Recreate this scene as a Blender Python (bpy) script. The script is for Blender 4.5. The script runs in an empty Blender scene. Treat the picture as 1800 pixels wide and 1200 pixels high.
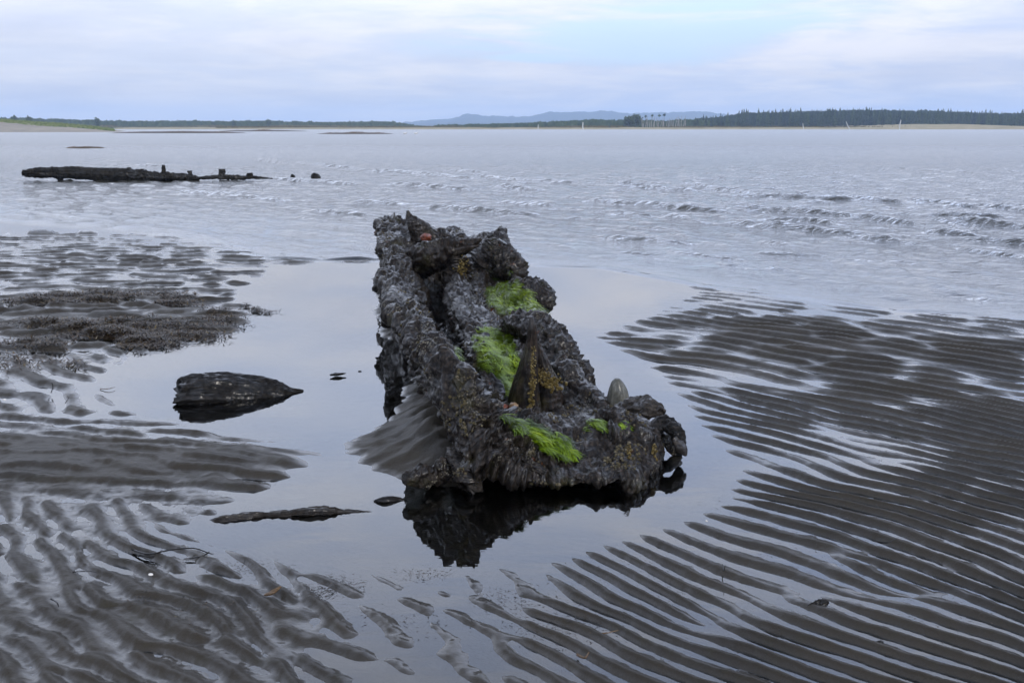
import bpy, math, random
import numpy as np

# ---------------------------------------------------------------- camera
scene = bpy.context.scene
COL = scene.collection
H = 1.6
PITCH = math.radians(12.2)
F = 1750.0
cam_data = bpy.data.cameras.new("camera")
cam_data.lens = 35.0
cam_data.sensor_width = 36.0
cam_data.clip_start = 0.05
cam_data.clip_end = 20000.0
cam = bpy.data.objects.new("camera", cam_data)
COL.objects.link(cam)
cam.location = (0, 0, H)
cam.rotation_euler = (math.pi / 2 - PITCH, 0, 0)
scene.camera = cam

# ---------------------------------------------------------------- light
SUN_EL = math.radians(34)
SUN_AZ = math.radians(140)      # clockwise from +Y: behind the camera, to the right
sun_data = bpy.data.lights.new("sun", 'SUN')
sun_data.energy = 1.5
sun_data.angle = math.radians(10)
sun_data.color = (1.0, 0.93, 0.82)
sun = bpy.data.objects.new("sun", sun_data)
COL.objects.link(sun)
sun.rotation_euler = (math.pi / 2 - SUN_EL, 0, math.pi - SUN_AZ)
sun.location = (5, -10, 20)

world = bpy.data.worlds.new("World")
scene.world = world
world.use_nodes = True


def nd(nt, typ, **kw):
    n = nt.nodes.new(typ)
    for k, v in kw.items():
        if k.startswith('i_'):
            n.inputs[k[2:].replace('_', ' ')].default_value = v
        else:
            setattr(n, k, v)
    return n


def mth(nt, op, a, b=None, c=None, clamp=False):
    n = nt.nodes.new('ShaderNodeMath')
    n.operation = op
    n.use_clamp = clamp
    for i, v in enumerate((a, b, c)):
        if v is None:
            continue
        if isinstance(v, (int, float)):
            n.inputs[i].default_value = v
        else:
            nt.links.new(v, n.inputs[i])
    return n.outputs[0]


def mixc(nt, fac, a, b, blend='MIX'):
    n = nt.nodes.new('ShaderNodeMix')
    n.data_type = 'RGBA'
    n.blend_type = blend
    for idx, v in ((0, fac), (6, a), (7, b)):
        if isinstance(v, (int, float)):
            n.inputs[idx].default_value = v
        elif isinstance(v, (tuple, list)):
            n.inputs[idx].default_value = (*v, 1.0) if len(v) == 3 else v
        else:
            nt.links.new(v, n.inputs[idx])
    return n.outputs[2]


def sstep(nt, v, lo, hi):
    n = nt.nodes.new('ShaderNodeMapRange')
    n.interpolation_type = 'SMOOTHSTEP'
    n.inputs['From Min'].default_value = lo
    n.inputs['From Max'].default_value = hi
    nt.links.new(v, n.inputs['Value'])
    return n.outputs[0]


def lin(nt, v, lo, hi, a, b):
    n = nt.nodes.new('ShaderNodeMapRange')
    n.inputs['From Min'].default_value = lo
    n.inputs['From Max'].default_value = hi
    n.inputs['To Min'].default_value = a
    n.inputs['To Max'].default_value = b
    nt.links.new(v, n.inputs['Value'])
    return n.outputs[0]


def combine(nt, x, y, z):
    n = nt.nodes.new('ShaderNodeCombineXYZ')
    for i, v in enumerate((x, y, z)):
        if isinstance(v, (int, float)):
            n.inputs[i].default_value = v
        else:
            nt.links.new(v, n.inputs[i])
    return n.outputs[0]


def noise_node(nt, vec, scale, detail=4, rough=0.55, dist=0.0):
    n = nt.nodes.new('ShaderNodeTexNoise')
    n.inputs['Scale'].default_value = scale
    n.inputs['Detail'].default_value = detail
    n.inputs['Roughness'].default_value = rough
    n.inputs['Distortion'].default_value = dist
    if vec is not None:
        nt.links.new(vec, n.inputs['Vector'])
    return n.outputs['Fac']


def build_world():
    nt = world.node_tree
    nt.nodes.clear()
    out = nt.nodes.new('ShaderNodeOutputWorld')
    bg = nt.nodes.new('ShaderNodeBackground')
    bg.inputs['Strength'].default_value = 0.1
    sky = nt.nodes.new('ShaderNodeTexSky')
    sky.sky_type = 'NISHITA'
    sky.sun_disc = False
    sky.sun_elevation = SUN_EL
    sky.sun_rotation = SUN_AZ
    sky.air_density = 1.0
    sky.dust_density = 1.5
    tc = nt.nodes.new('ShaderNodeTexCoord')
    sep = nt.nodes.new('ShaderNodeSeparateXYZ')
    nt.links.new(tc.outputs['Generated'], sep.inputs[0])
    x, y, z0 = sep.outputs
    z = mth(nt, 'MAXIMUM', z0, 0.0)
    az = mth(nt, 'ARCTAN2', x, y)
    inv = mth(nt, 'DIVIDE', 1.0, mth(nt, 'ADD', z, 0.11))
    pv = combine(nt, mth(nt, 'MULTIPLY', x, inv), mth(nt, 'MULTIPLY', y, inv), 0.0)
    n1 = noise_node(nt, pv, 0.55, 6, 0.55, 0.3)
    n2 = noise_node(nt, pv, 1.5, 7, 0.6, 0.4)
    pv2 = combine(nt, mth(nt, 'MULTIPLY', az, 3.0), mth(nt, 'MULTIPLY', z, 17.0), 4.2)
    n3 = noise_node(nt, pv2, 1.6, 6, 0.55, 0.5)
    # cloud colour, later brightened in a belt above the view to lift water reflections
    lo = (0.61, 0.70, 0.92)
    hi = (0.90, 0.90, 0.97)
    nn = mth(nt, 'ADD', mth(nt, 'MULTIPLY', n2, 0.45), mth(nt, 'MULTIPLY', n3, 0.55))
    ccol = mixc(nt, sstep(nt, nn, 0.40, 0.64), lo, hi)
    # warmer, thicker cloud towards the left
    left = sstep(nt, mth(nt, 'ADD', mth(nt, 'MULTIPLY', az, -1.0), mth(nt, 'MULTIPLY', n3, 0.5)), -0.25, 0.75)
    ccol = mixc(nt, mth(nt, 'MULTIPLY', left, 0.55), ccol, (0.88, 0.89, 0.96))
    dark = sstep(nt, n1, 0.46, 0.70)
    ccol = mixc(nt, mth(nt, 'MULTIPLY', dark, 0.55), ccol, (0.56, 0.61, 0.78))
    # the thin opening in the cloud up right
    def patch(ca, ce, ra, re, tilt=0.0):
        da = mth(nt, 'DIVIDE', mth(nt, 'SUBTRACT', az, ca), ra)
        dz = mth(nt, 'SUBTRACT', z, ce)
        if tilt:
            dz = mth(nt, 'SUBTRACT', dz, mth(nt, 'MULTIPLY', mth(nt, 'SUBTRACT', az, ca), tilt))
        de = mth(nt, 'DIVIDE', dz, re)
        r = mth(nt, 'SQRT', mth(nt, 'ADD', mth(nt, 'MULTIPLY', da, da), mth(nt, 'MULTIPLY', de, de)))
        r = mth(nt, 'ADD', r, mth(nt, 'MULTIPLY', mth(nt, 'SUBTRACT', n3, 0.5), 3.0))
        return mth(nt, 'SUBTRACT', 1.0, sstep(nt, r, 0.45, 1.25))
    p = mth(nt, 'MAXIMUM', patch(0.155, 0.088, 0.20, 0.026, 0.04), patch(0.02, 0.064, 0.05, 0.006))
    gaps = sstep(nt, noise_node(nt, pv, 0.9, 4, 0.5), 0.62, 0.75)
    p = mth(nt, 'MAXIMUM', p, mth(nt, 'MULTIPLY', gaps, 0.5))
    blue = (0.63, 0.82, 1.02)
    ccol = mixc(nt, mth(nt, 'MULTIPLY', p, 0.85), ccol, blue)
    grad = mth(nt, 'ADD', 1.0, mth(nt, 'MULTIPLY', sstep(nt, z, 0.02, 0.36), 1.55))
    # dimmer, bluer sky overhead, set to keep the sand faces dark
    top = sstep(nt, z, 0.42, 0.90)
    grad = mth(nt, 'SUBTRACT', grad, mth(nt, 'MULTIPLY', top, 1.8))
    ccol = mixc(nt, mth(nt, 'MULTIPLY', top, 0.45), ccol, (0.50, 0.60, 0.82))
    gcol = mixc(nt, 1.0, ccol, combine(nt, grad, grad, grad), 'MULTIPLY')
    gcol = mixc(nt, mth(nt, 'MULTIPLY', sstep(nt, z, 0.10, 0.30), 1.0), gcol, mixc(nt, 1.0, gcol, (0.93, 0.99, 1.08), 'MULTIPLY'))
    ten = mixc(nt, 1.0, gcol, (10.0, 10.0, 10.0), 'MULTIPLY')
    nt.nodes.active = None
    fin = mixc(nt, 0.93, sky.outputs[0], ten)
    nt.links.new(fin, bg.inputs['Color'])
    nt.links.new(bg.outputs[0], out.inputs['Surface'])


build_world()
scene.view_settings.view_transform = 'Standard'
scene.view_settings.look = 'None'
scene.view_settings.exposure = 0.0
scene.view_settings.gamma = 1.0
scene.view_settings.use_curve_mapping = False
scene.render.engine = 'CYCLES'
scene.cycles.max_bounces = 8
scene.cycles.transparent_max_bounces = 8
scene.cycles.volume_bounces = 1
scene.cycles.use_denoising = True

# ---------------------------------------------------------------- helpers
CP, SP = math.cos(PITCH), math.sin(PITCH)
rng = np.random.default_rng(7)
random.seed(7)


def ground(px, py, z=0.0):
    """point of height z seen at a place of the photograph (build-time survey)"""
    a = (px - 900.0) / F
    b = -(py - 600.0) / F
    d = (a, CP + b * SP, -SP + b * CP)
    t = (z - H) / d[2]
    return np.array((d[0] * t, d[1] * t, z))


def at(px, py, Y):
    a = (px - 900.0) / F
    b = -(py - 600.0) / F
    d = (a, CP + b * SP, -SP + b * CP)
    t = Y / d[1]
    return np.array((d[0] * t, Y, H + d[2] * t))


def xat(px, Y, z=0.0):
    return (px - 900.0) / F * (Y * CP + (H - z) * SP)


def project(P):
    d = P[..., 1] * CP + (H - P[..., 2]) * SP
    v = P[..., 1] * SP - (H - P[..., 2]) * CP
    return 900 + F * P[..., 0] / d, 600 - F * v / d


def smooth01(x, a, b):
    t = np.clip((x - a) / (b - a), 0, 1)
    return t * t * (3 - 2 * t)


def _hash(ix, iy, iz, seed):
    h = (ix.astype(np.int64) * 374761393 + iy.astype(np.int64) * 668265263
         + iz.astype(np.int64) * 2147483647 * 3 + seed * 1274126177) & 0xffffffff
    h = ((h ^ (h >> 13)) * 1274126177) & 0xffffffff
    h = ((h ^ (h >> 16)) * 2246822519) & 0xffffffff
    return ((h ^ (h >> 15)) & 0xffff).astype(np.float32) / 65535.0


def vnoise(x, y, z=None, seed=0):
    """smooth value noise in -1..1"""
    if z is None:
        z = np.zeros_like(x)
        flat = True
    else:
        flat = False
    fx, fy, fz = np.floor(x), np.floor(y), np.floor(z)
    tx, ty, tz = x - fx, y - fy, z - fz
    ux, uy, uz = (t * t * t * (t * (t * 6 - 15) + 10) for t in (tx, ty, tz))
    ix, iy, iz = fx.astype(np.int64), fy.astype(np.int64), fz.astype(np.int64)

    def lay(k):
        a = _hash(ix, iy, iz + k, seed)
        b = _hash(ix + 1, iy, iz + k, seed)
        c = _hash(ix, iy + 1, iz + k, seed)
        d = _hash(ix + 1, iy + 1, iz + k, seed)
        return (a * (1 - ux) + b * ux) * (1 - uy) + (c * (1 - ux) + d * ux) * uy
    r = lay(0)
    if not flat:
        r = r * (1 - uz) + lay(1) * uz
    return r * 2 - 1


def fbm(x, y, z=None, octv=4, gain=0.5, lac=2.03, seed=0, ridged=False):
    s, a, tot = 0, 1.0, 0
    for o in range(octv):
        n = vnoise(x, y, z, seed + o * 17)
        if ridged:
            n = 1 - 2 * np.abs(n)
        s = s + n * a
        tot += a
        a *= gain
        x, y = x * lac + 3.1, y * lac + 1.7
        if z is not None:
            z = z * lac + 2.3
    return s / tot


def link_mesh(me, name, mat=None, parent=None):
    o = bpy.data.objects.new(name, me)
    COL.objects.link(o)
    if mat:
        me.materials.append(mat)
    if parent:
        o.parent = parent
    return o


def raw_mesh(name, V, quads, smooth=True, n=4):
    me = bpy.data.meshes.new(name)
    V = np.asarray(V, np.float32).reshape(-1, 3)
    quads = np.asarray(quads, np.int32).reshape(-1, n)
    me.vertices.add(len(V))
    me.vertices.foreach_set('co', V.ravel())
    me.loops.add(quads.size)
    me.loops.foreach_set('vertex_index', quads.ravel())
    me.polygons.add(len(quads))
    me.polygons.foreach_set('loop_start', np.arange(0, quads.size, n, dtype=np.int32))
    me.polygons.foreach_set('loop_total', np.full(len(quads), n, np.int32))
    me.polygons.foreach_set('use_smooth', np.full(len(quads), smooth, bool))
    me.update(calc_edges=True)
    return me


def grid_quads(R, C, wrap=False):
    i = np.arange(R * C).reshape(R, C)
    if wrap:
        j = np.roll(i, -1, axis=1)
        return np.stack([i[:-1], j[:-1], j[1:], i[1:]], -1).reshape(-1, 4)
    return np.stack([i[:-1, :-1], i[:-1, 1:], i[1:, 1:], i[1:, :-1]], -1).reshape(-1, 4)


def attr(me, name, vals):
    a = me.attributes.new(name, 'FLOAT', 'POINT')
    a.data.foreach_set('value', np.asarray(vals, np.float32).ravel())


def tag(o, label=None, cat=None, group=None, kind=None):
    if label:
        o['label'] = label
    if cat:
        o['category'] = cat
    if group:
        o['group'] = group
    if kind:
        o['kind'] = kind
    return o


def empty(name, loc, label, cat, group=None):
    o = bpy.data.objects.new(name, None)
    COL.objects.link(o)
    o.location = loc
    o.empty_display_size = 0.1
    return tag(o, label, cat, group)


def principled(name, color=(0.1, 0.1, 0.1), rough=0.5, spec=0.5):
    m = bpy.data.materials.new(name)
    m.use_nodes = True
    b = m.node_tree.nodes['Principled BSDF']
    b.inputs['Base Color'].default_value = (*color, 1)
    b.inputs['Roughness'].default_value = rough
    b.inputs['Specular IOR Level'].default_value = spec
    return m, m.node_tree, b


def bump(nt, b, height, strength, dist, prev=None):
    n = nt.nodes.new('ShaderNodeBump')
    n.inputs['Strength'].default_value = strength
    n.inputs['Distance'].default_value = dist
    nt.links.new(height, n.inputs['Height'])
    if prev is not None:
        nt.links.new(prev, n.inputs['Normal'])
    if b is not None:
        nt.links.new(n.outputs[0], b.inputs['Normal'])
    return n.outputs[0]


def geo_pos(nt):
    return nt.nodes.new('ShaderNodeNewGeometry').outputs['Position']


def scaled(nt, vec, s):
    n = nt.nodes.new('ShaderNodeVectorMath')
    n.operation = 'MULTIPLY'
    nt.links.new(vec, n.inputs[0])
    n.inputs[1].default_value = s
    return n.outputs[0]


def attrib(nt, name):
    n = nt.nodes.new('ShaderNodeAttribute')
    n.attribute_name = name
    return n.outputs['Fac']


# ---------------------------------------------------------------- materials
def mat_sand():
    m, nt, b = principled('wet_sand', (0.1, 0.09, 0.075), 0.3, 0.5)
    pos = geo_pos(nt)
    sep = nt.nodes.new('ShaderNodeSeparateXYZ')
    nt.links.new(pos, sep.inputs[0])
    big = noise_node(nt, pos, 1.3, 5, 0.6)
    grain = noise_node(nt, pos, 420, 3, 0.7)
    med = noise_node(nt, pos, 14, 5, 0.6)
    c = mixc(nt, sstep(nt, big, 0.35, 0.65), (0.016, 0.0125, 0.0080), (0.027, 0.0205, 0.0120))
    c = mixc(nt, mth(nt, 'MULTIPLY', sstep(nt, grain, 0.35, 0.7), 0.45), c, (0.050, 0.042, 0.031))
    c = mixc(nt, mth(nt, 'MULTIPLY', sstep(nt, grain, 0.62, 0.72), 0.5), c, (0.006, 0.005, 0.005))
    c = mixc(nt, mth(nt, 'MULTIPLY', sstep(nt, med, 0.5, 0.75), 0.35), c, (0.034, 0.032, 0.018))
    nt.links.new(c, b.inputs['Base Color'])
    # a film of water stays near the water line
    hz = mth(nt, 'ADD', sep.outputs[2], mth(nt, 'MULTIPLY', mth(nt, 'SUBTRACT', med, 0.5), 0.012))
    wet = mth(nt, 'SUBTRACT', 1.0, sstep(nt, hz, 0.001, 0.018))
    nt.links.new(lin(nt, wet, 0, 1, 0.62, 0.42), b.inputs['Roughness'])
    nt.links.new(lin(nt, wet, 0, 1, 0.15, 0.9), b.inputs['Coat Weight'])
    b.inputs['Specular IOR Level'].default_value = 0.2
    b.inputs['Coat Roughness'].default_value = 0.13
    b.inputs['Coat IOR'].default_value = 1.38
    n1 = bump(nt, None, grain, 0.6, 0.002)
    fine = noise_node(nt, pos, 60, 5, 0.7)
    n2 = bump(nt, None, fine, 0.8, 0.009, n1)
    bump(nt, b, med, 0.6, 0.010, n2)
    return m


def mat_water():
    m = bpy.data.materials.new('water')
    m.use_nodes = True
    nt = m.node_tree
    nt.nodes.clear()
    out = nt.nodes.new('ShaderNodeOutputMaterial')
    pos = geo_pos(nt)
    chop = attrib(nt, 'chop')
    murk = attrib(nt, 'murk')
    far = attrib(nt, 'far')
    # fine wavelets
    w1 = noise_node(nt, scaled(nt, pos, (1.0, 2.2, 1.0)), 5.5, 5, 0.62, 0.4)
    w2 = noise_node(nt, scaled(nt, pos, (1.0, 1.6, 1.0)), 1.9, 4, 0.55, 0.3)
    w3 = noise_node(nt, scaled(nt, pos, (1.0, 1.0, 1.0)), 0.35, 3, 0.5, 0.0)
    calm = noise_node(nt, scaled(nt, pos, (1.0, 5.0, 1.0)), 2.2, 3, 0.5, 0.2)
    h = mth(nt, 'ADD', mth(nt, 'MULTIPLY', w1, 0.030), mth(nt, 'MULTIPLY', w2, 0.075))
    h = mth(nt, 'MULTIPLY', h, chop)
    h = mth(nt, 'ADD', h, mth(nt, 'MULTIPLY', mth(nt, 'MULTIPLY', w3, far), 0.25))
    h = mth(nt, 'ADD', h, mth(nt, 'MULTIPLY', calm, 0.00035))
    nrm = bump(nt, None, h, 1.0, 1.0)
    gl = nt.nodes.new('ShaderNodeBsdfGlossy')
    gl.inputs['Color'].default_value = (1, 1, 1, 1)
    nt.links.new(nrm, gl.inputs['Normal'])
    nt.links.new(mth(nt, 'ADD', mth(nt, 'MULTIPLY', far, 0.22), mth(nt, 'MULTIPLY', chop, 0.06)), gl.inputs['Roughness'])
    tr = nt.nodes.new('ShaderNodeBsdfTransparent')
    tr.inputs['Color'].default_value = (0.80, 0.80, 0.74, 1)
    df = nt.nodes.new('ShaderNodeBsdfDiffuse')
    df.inputs['Color'].default_value = (0.030, 0.027, 0.019, 1)
    nt.links.new(nrm, df.inputs['Normal'])
    body = nt.nodes.new('ShaderNodeMixShader')
    nt.links.new(murk, body.inputs[0])
    nt.links.new(tr.outputs[0], body.inputs[1])
    nt.links.new(df.outputs[0], body.inputs[2])
    fr = nt.nodes.new('ShaderNodeFresnel')
    fr.inputs['IOR'].default_value = 1.62
    nt.links.new(nrm, fr.inputs['Normal'])
    mx = nt.nodes.new('ShaderNodeMixShader')
    eff = mth(nt, 'MULTIPLY', fr.outputs[0], lin(nt, far, 0, 1, 1.0, 0.64))   # unresolved wave slopes far out
    nt.links.new(eff, mx.inputs[0])
    nt.links.new(body.outputs[0], mx.inputs[1])
    nt.links.new(gl.outputs[0], mx.inputs[2])
    nt.links.new(mx.outputs[0], out.inputs['Surface'])
    return m


def mat_wood(name, dark, light, rough=0.38, scale=1.0, crust=True, grain_dir=(6, 1, 6)):
    m, nt, b = principled(name, dark, rough, 0.12)
    tc = nt.nodes.new('ShaderNodeTexCoord')
    pos = tc.outputs['Object']
    g = noise_node(nt, scaled(nt, pos, tuple(scale * v for v in grain_dir)), 9, 6, 0.65, 0.3)
    n = noise_node(nt, pos, 26 * scale, 5, 0.7)
    n2 = noise_node(nt, pos, 4.5 * scale, 4, 0.6)
    c = mixc(nt, sstep(nt, g, 0.42, 0.68), dark, light)
    c = mixc(nt, mth(nt, 'MULTIPLY', sstep(nt, n, 0.5, 0.7), 0.6), c, tuple(v * 0.35 for v in dark))
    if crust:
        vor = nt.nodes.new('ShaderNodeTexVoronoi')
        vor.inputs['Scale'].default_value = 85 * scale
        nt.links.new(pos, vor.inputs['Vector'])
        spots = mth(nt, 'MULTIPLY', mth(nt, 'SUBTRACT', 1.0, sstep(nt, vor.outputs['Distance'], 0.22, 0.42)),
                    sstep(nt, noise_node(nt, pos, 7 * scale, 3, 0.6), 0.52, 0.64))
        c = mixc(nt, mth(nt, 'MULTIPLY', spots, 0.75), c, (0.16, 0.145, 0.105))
        c = mixc(nt, mth(nt, 'MULTIPLY', sstep(nt, n2, 0.56, 0.72), 0.55), c, (0.030, 0.027, 0.008))
        rust = mth(nt, 'MULTIPLY', sstep(nt, noise_node(nt, pos, 13 * scale, 3, 0.6), 0.66, 0.74), 0.8)
        c = mixc(nt, rust, c, (0.075, 0.026, 0.008))
        grn = attrib(nt, 'algae')
        c = mixc(nt, grn, c, (0.065, 0.090, 0.006))
    nt.links.new(c, b.inputs['Base Color'])
    b.inputs['Specular IOR Level'].default_value = 0.12
    # wet film in patches
    wetp = sstep(nt, noise_node(nt, pos, 11 * scale, 4, 0.6), 0.42, 0.60)
    nt.links.new(mth(nt, 'MULTIPLY', wetp, 0.75), b.inputs['Coat Weight'])
    b.inputs['Coat Roughness'].default_value = 0.22
    b.inputs['Coat IOR'].default_value = 1.36
    nt.links.new(lin(nt, n, 0.3, 0.75, rough - 0.05, rough + 0.25), b.inputs['Roughness'])
    n1 = bump(nt, None, n, 0.9, 0.012)
    bump(nt, b, g, 0.8, 0.008, n1)
    return m


def mat_simple(name, c1, c2, scale=8, rough=0.7, spec=0.3, detail=4, bmp=0.0):
    m, nt, b = principled(name, c1, rough, spec)
    pos = geo_pos(nt)
    n = noise_node(nt, pos, scale, detail, 0.6)
    nt.links.new(mixc(nt, sstep(nt, n, 0.35, 0.65), c1, c2), b.inputs['Base Color'])
    if bmp:
        bump(nt, b, n, 0.8, bmp)
    return m


def mat_strand(name, cols, rough=0.45, vary=False):
    """colour picked per strand through the 'tone' attribute"""
    m, nt, b = principled(name, cols[0], rough, 0.2)
    r = nt.nodes.new('ShaderNodeValToRGB')
    r.color_ramp.elements[0].color = (*cols[0], 1)
    r.color_ramp.elements[1].color = (*cols[-1], 1)
    for i, c in enumerate(cols[1:-1]):
        e = r.color_ramp.elements.new((i + 1) / (len(cols) - 1))
        e.color = (*c, 1)
    nt.links.new(attrib(nt, 'tone'), r.inputs[0])
    if vary:
        oi = nt.nodes.new('ShaderNodeObjectInfo')
        c = mixc(nt, 1.0, r.outputs[0], combine(nt, lin(nt, oi.outputs['Random'], 0, 1, 0.6, 1.55), lin(nt, oi.outputs['Random'], 0, 1, 0.65, 1.45), 0.9), 'MULTIPLY')
        nt.links.new(c, b.inputs['Base Color'])
    else:
        nt.links.new(r.outputs[0], b.inputs['Base Color'])
    return m


M_SAND = mat_sand()
M_WATER = mat_water()
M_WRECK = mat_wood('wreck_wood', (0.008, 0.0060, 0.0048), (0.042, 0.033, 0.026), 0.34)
M_SPIKE = mat_wood('spike_wood', (0.010, 0.0075, 0.006), (0.036, 0.025, 0.018), 0.36, 1.0, True, (7, 7, 1))
M_LOG = mat_wood('log_wood', (0.006, 0.0055, 0.005), (0.026, 0.022, 0.019), 0.42, 1.0, False, (1, 8, 8))
M_DRIFT = mat_wood('driftwood', (0.016, 0.013, 0.011), (0.055, 0.046, 0.037), 0.5, 1.2, False, (1, 8, 8))
M_PALE = mat_wood('pale_wood', (0.07, 0.068, 0.055), (0.15, 0.145, 0.12), 0.6, 1.0, False, (7, 7, 1))
M_FARWOOD = mat_wood('far_wreck_wood', (0.008, 0.007, 0.0055), (0.024, 0.020, 0.014), 0.6, 0.3, False, (1, 5, 5))
M_ALGAE = mat_strand('green_algae', [(0.025, 0.042, 0.002), (0.10, 0.165, 0.004), (0.20, 0.30, 0.007), (0.30, 0.37, 0.012)], 0.4)
M_WEED = mat_strand('seaweed', [(0.006, 0.004, 0.002), (0.020, 0.011, 0.004), (0.050, 0.027, 0.008), (0.11, 0.075, 0.02)], 0.45)
M_BARN = mat_strand('barnacle', [(0.03, 0.026, 0.02), (0.065, 0.052, 0.022), (0.12, 0.10, 0.065)], 0.6)
M_ORANGE = mat_simple('orange_growth', (0.16, 0.034, 0.008), (0.06, 0.014, 0.006), 60, 0.45, 0.5)
M_SHELL = mat_simple('shell', (0.55, 0.52, 0.47), (0.7, 0.66, 0.6), 30, 0.5, 0.5)

# ---------------------------------------------------------------- the beach: survey of outlines
def gp(pts):
    return np.array([ground(x, y)[:2] for x, y in pts])


POOL = gp([(470, 466), (452, 492), (400, 515), (425, 545), (415, 575), (330, 607), (240, 628), (175, 655),
           (180, 700), (250, 735), (370, 762), (470, 788), (505, 812), (470, 850), (410, 872), (370, 900), (300, 925),
           (340, 962), (430, 985), (540, 1012), (700, 1008), (870, 1000), (1010, 985), (1110, 955), (1210, 925),
           (1285, 885), (1315, 830), (1290, 785), (1245, 745), (1215, 700), (1160, 640), (1060, 592), (1110, 570),
           (1170, 548), (1235, 512), (1190, 492), (1000, 468), (700, 458)])
SHORE = gp([(-900, 330), (-300, 365), (0, 392), (150, 402), (300, 420), (400, 445), (520, 459), (670, 460), (960, 468),
            (1060, 471), (1130, 482), (1240, 503), (1400, 525), (1520, 545), (1700, 560), (1850, 566), (2300, 590)])


def seg_dist(px, py, a, b):
    dx, dy = b[0] - a[0], b[1] - a[1]
    t = np.clip(((px - a[0]) * dx + (py - a[1]) * dy) / (dx * dx + dy * dy + 1e-12), 0, 1)
    return np.hypot(px - a[0] - t * dx, py - a[1] - t * dy), t


def poly_sdf(px, py, poly):
    """positive inside"""
    d = np.full(px.shape, 1e9)
    ins = np.zeros(px.shape, bool)
    n = len(poly)
    for i in range(n):
        a, b = poly[i], poly[(i + 1) % n]
        d = np.minimum(d, seg_dist(px, py, a, b)[0])
        if a[1] != b[1]:
            c = (a[1] > py) != (b[1] > py)
            ins ^= c & (px < (b[0] - a[0]) * (py - a[1]) / (b[1] - a[1]) + a[0])
    return np.where(ins, d, -d)


def shore_dist(px, py):
    """positive to the sea side"""
    d = np.full(px.shape, 1e9)
    for a, b in zip(SHORE[:-1], SHORE[1:]):
        d = np.minimum(d, seg_dist(px, py, a, b)[0])
    # side: compare Y with the shoreline's Y at the same X (it is a function of X apart from far sides)
    order = np.argsort(SHORE[:, 0])
    ys = np.interp(px, SHORE[order, 0], SHORE[order, 1])
    return np.where(py > ys, d, -d)


def wavefield(x, y, lam, ang_deg, spread, kspread, n, seed):
    """narrow band of plane waves as a complex field: crests fork where it vanishes"""
    r = np.random.default_rng(seed)
    out = np.zeros(x.shape, np.complex128)
    for i in range(n):
        th = math.radians(ang_deg + r.normal(0, spread)) + math.pi / 2
        k = 2 * math.pi / lam * (1 + r.normal(0, kspread))
        out += np.exp(1j * (k * (x * math.cos(th) + y * math.sin(th)) + r.uniform(0, 6.283)))
    return out / math.sqrt(n)


def gauss(x, y, px, py, rx, ry):
    c = ground(px, py)
    return np.exp(-((x - c[0]) / rx) ** 2 - ((y - c[1]) / ry) ** 2)


# left foot line of the wreck (world) used for the sand bank beside it
FOOT = [(xat(800, 4.25), 4.25), (xat(790, 4.5), 4.5), (xat(770, 5.2), 5.2), (xat(748, 6.0), 6.0), (xat(714, 7.0), 7.0),
        (xat(684, 8.0), 8.0), (xat(676, 9.6), 9.6), (xat(672, 10.8), 10.8)]


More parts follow.
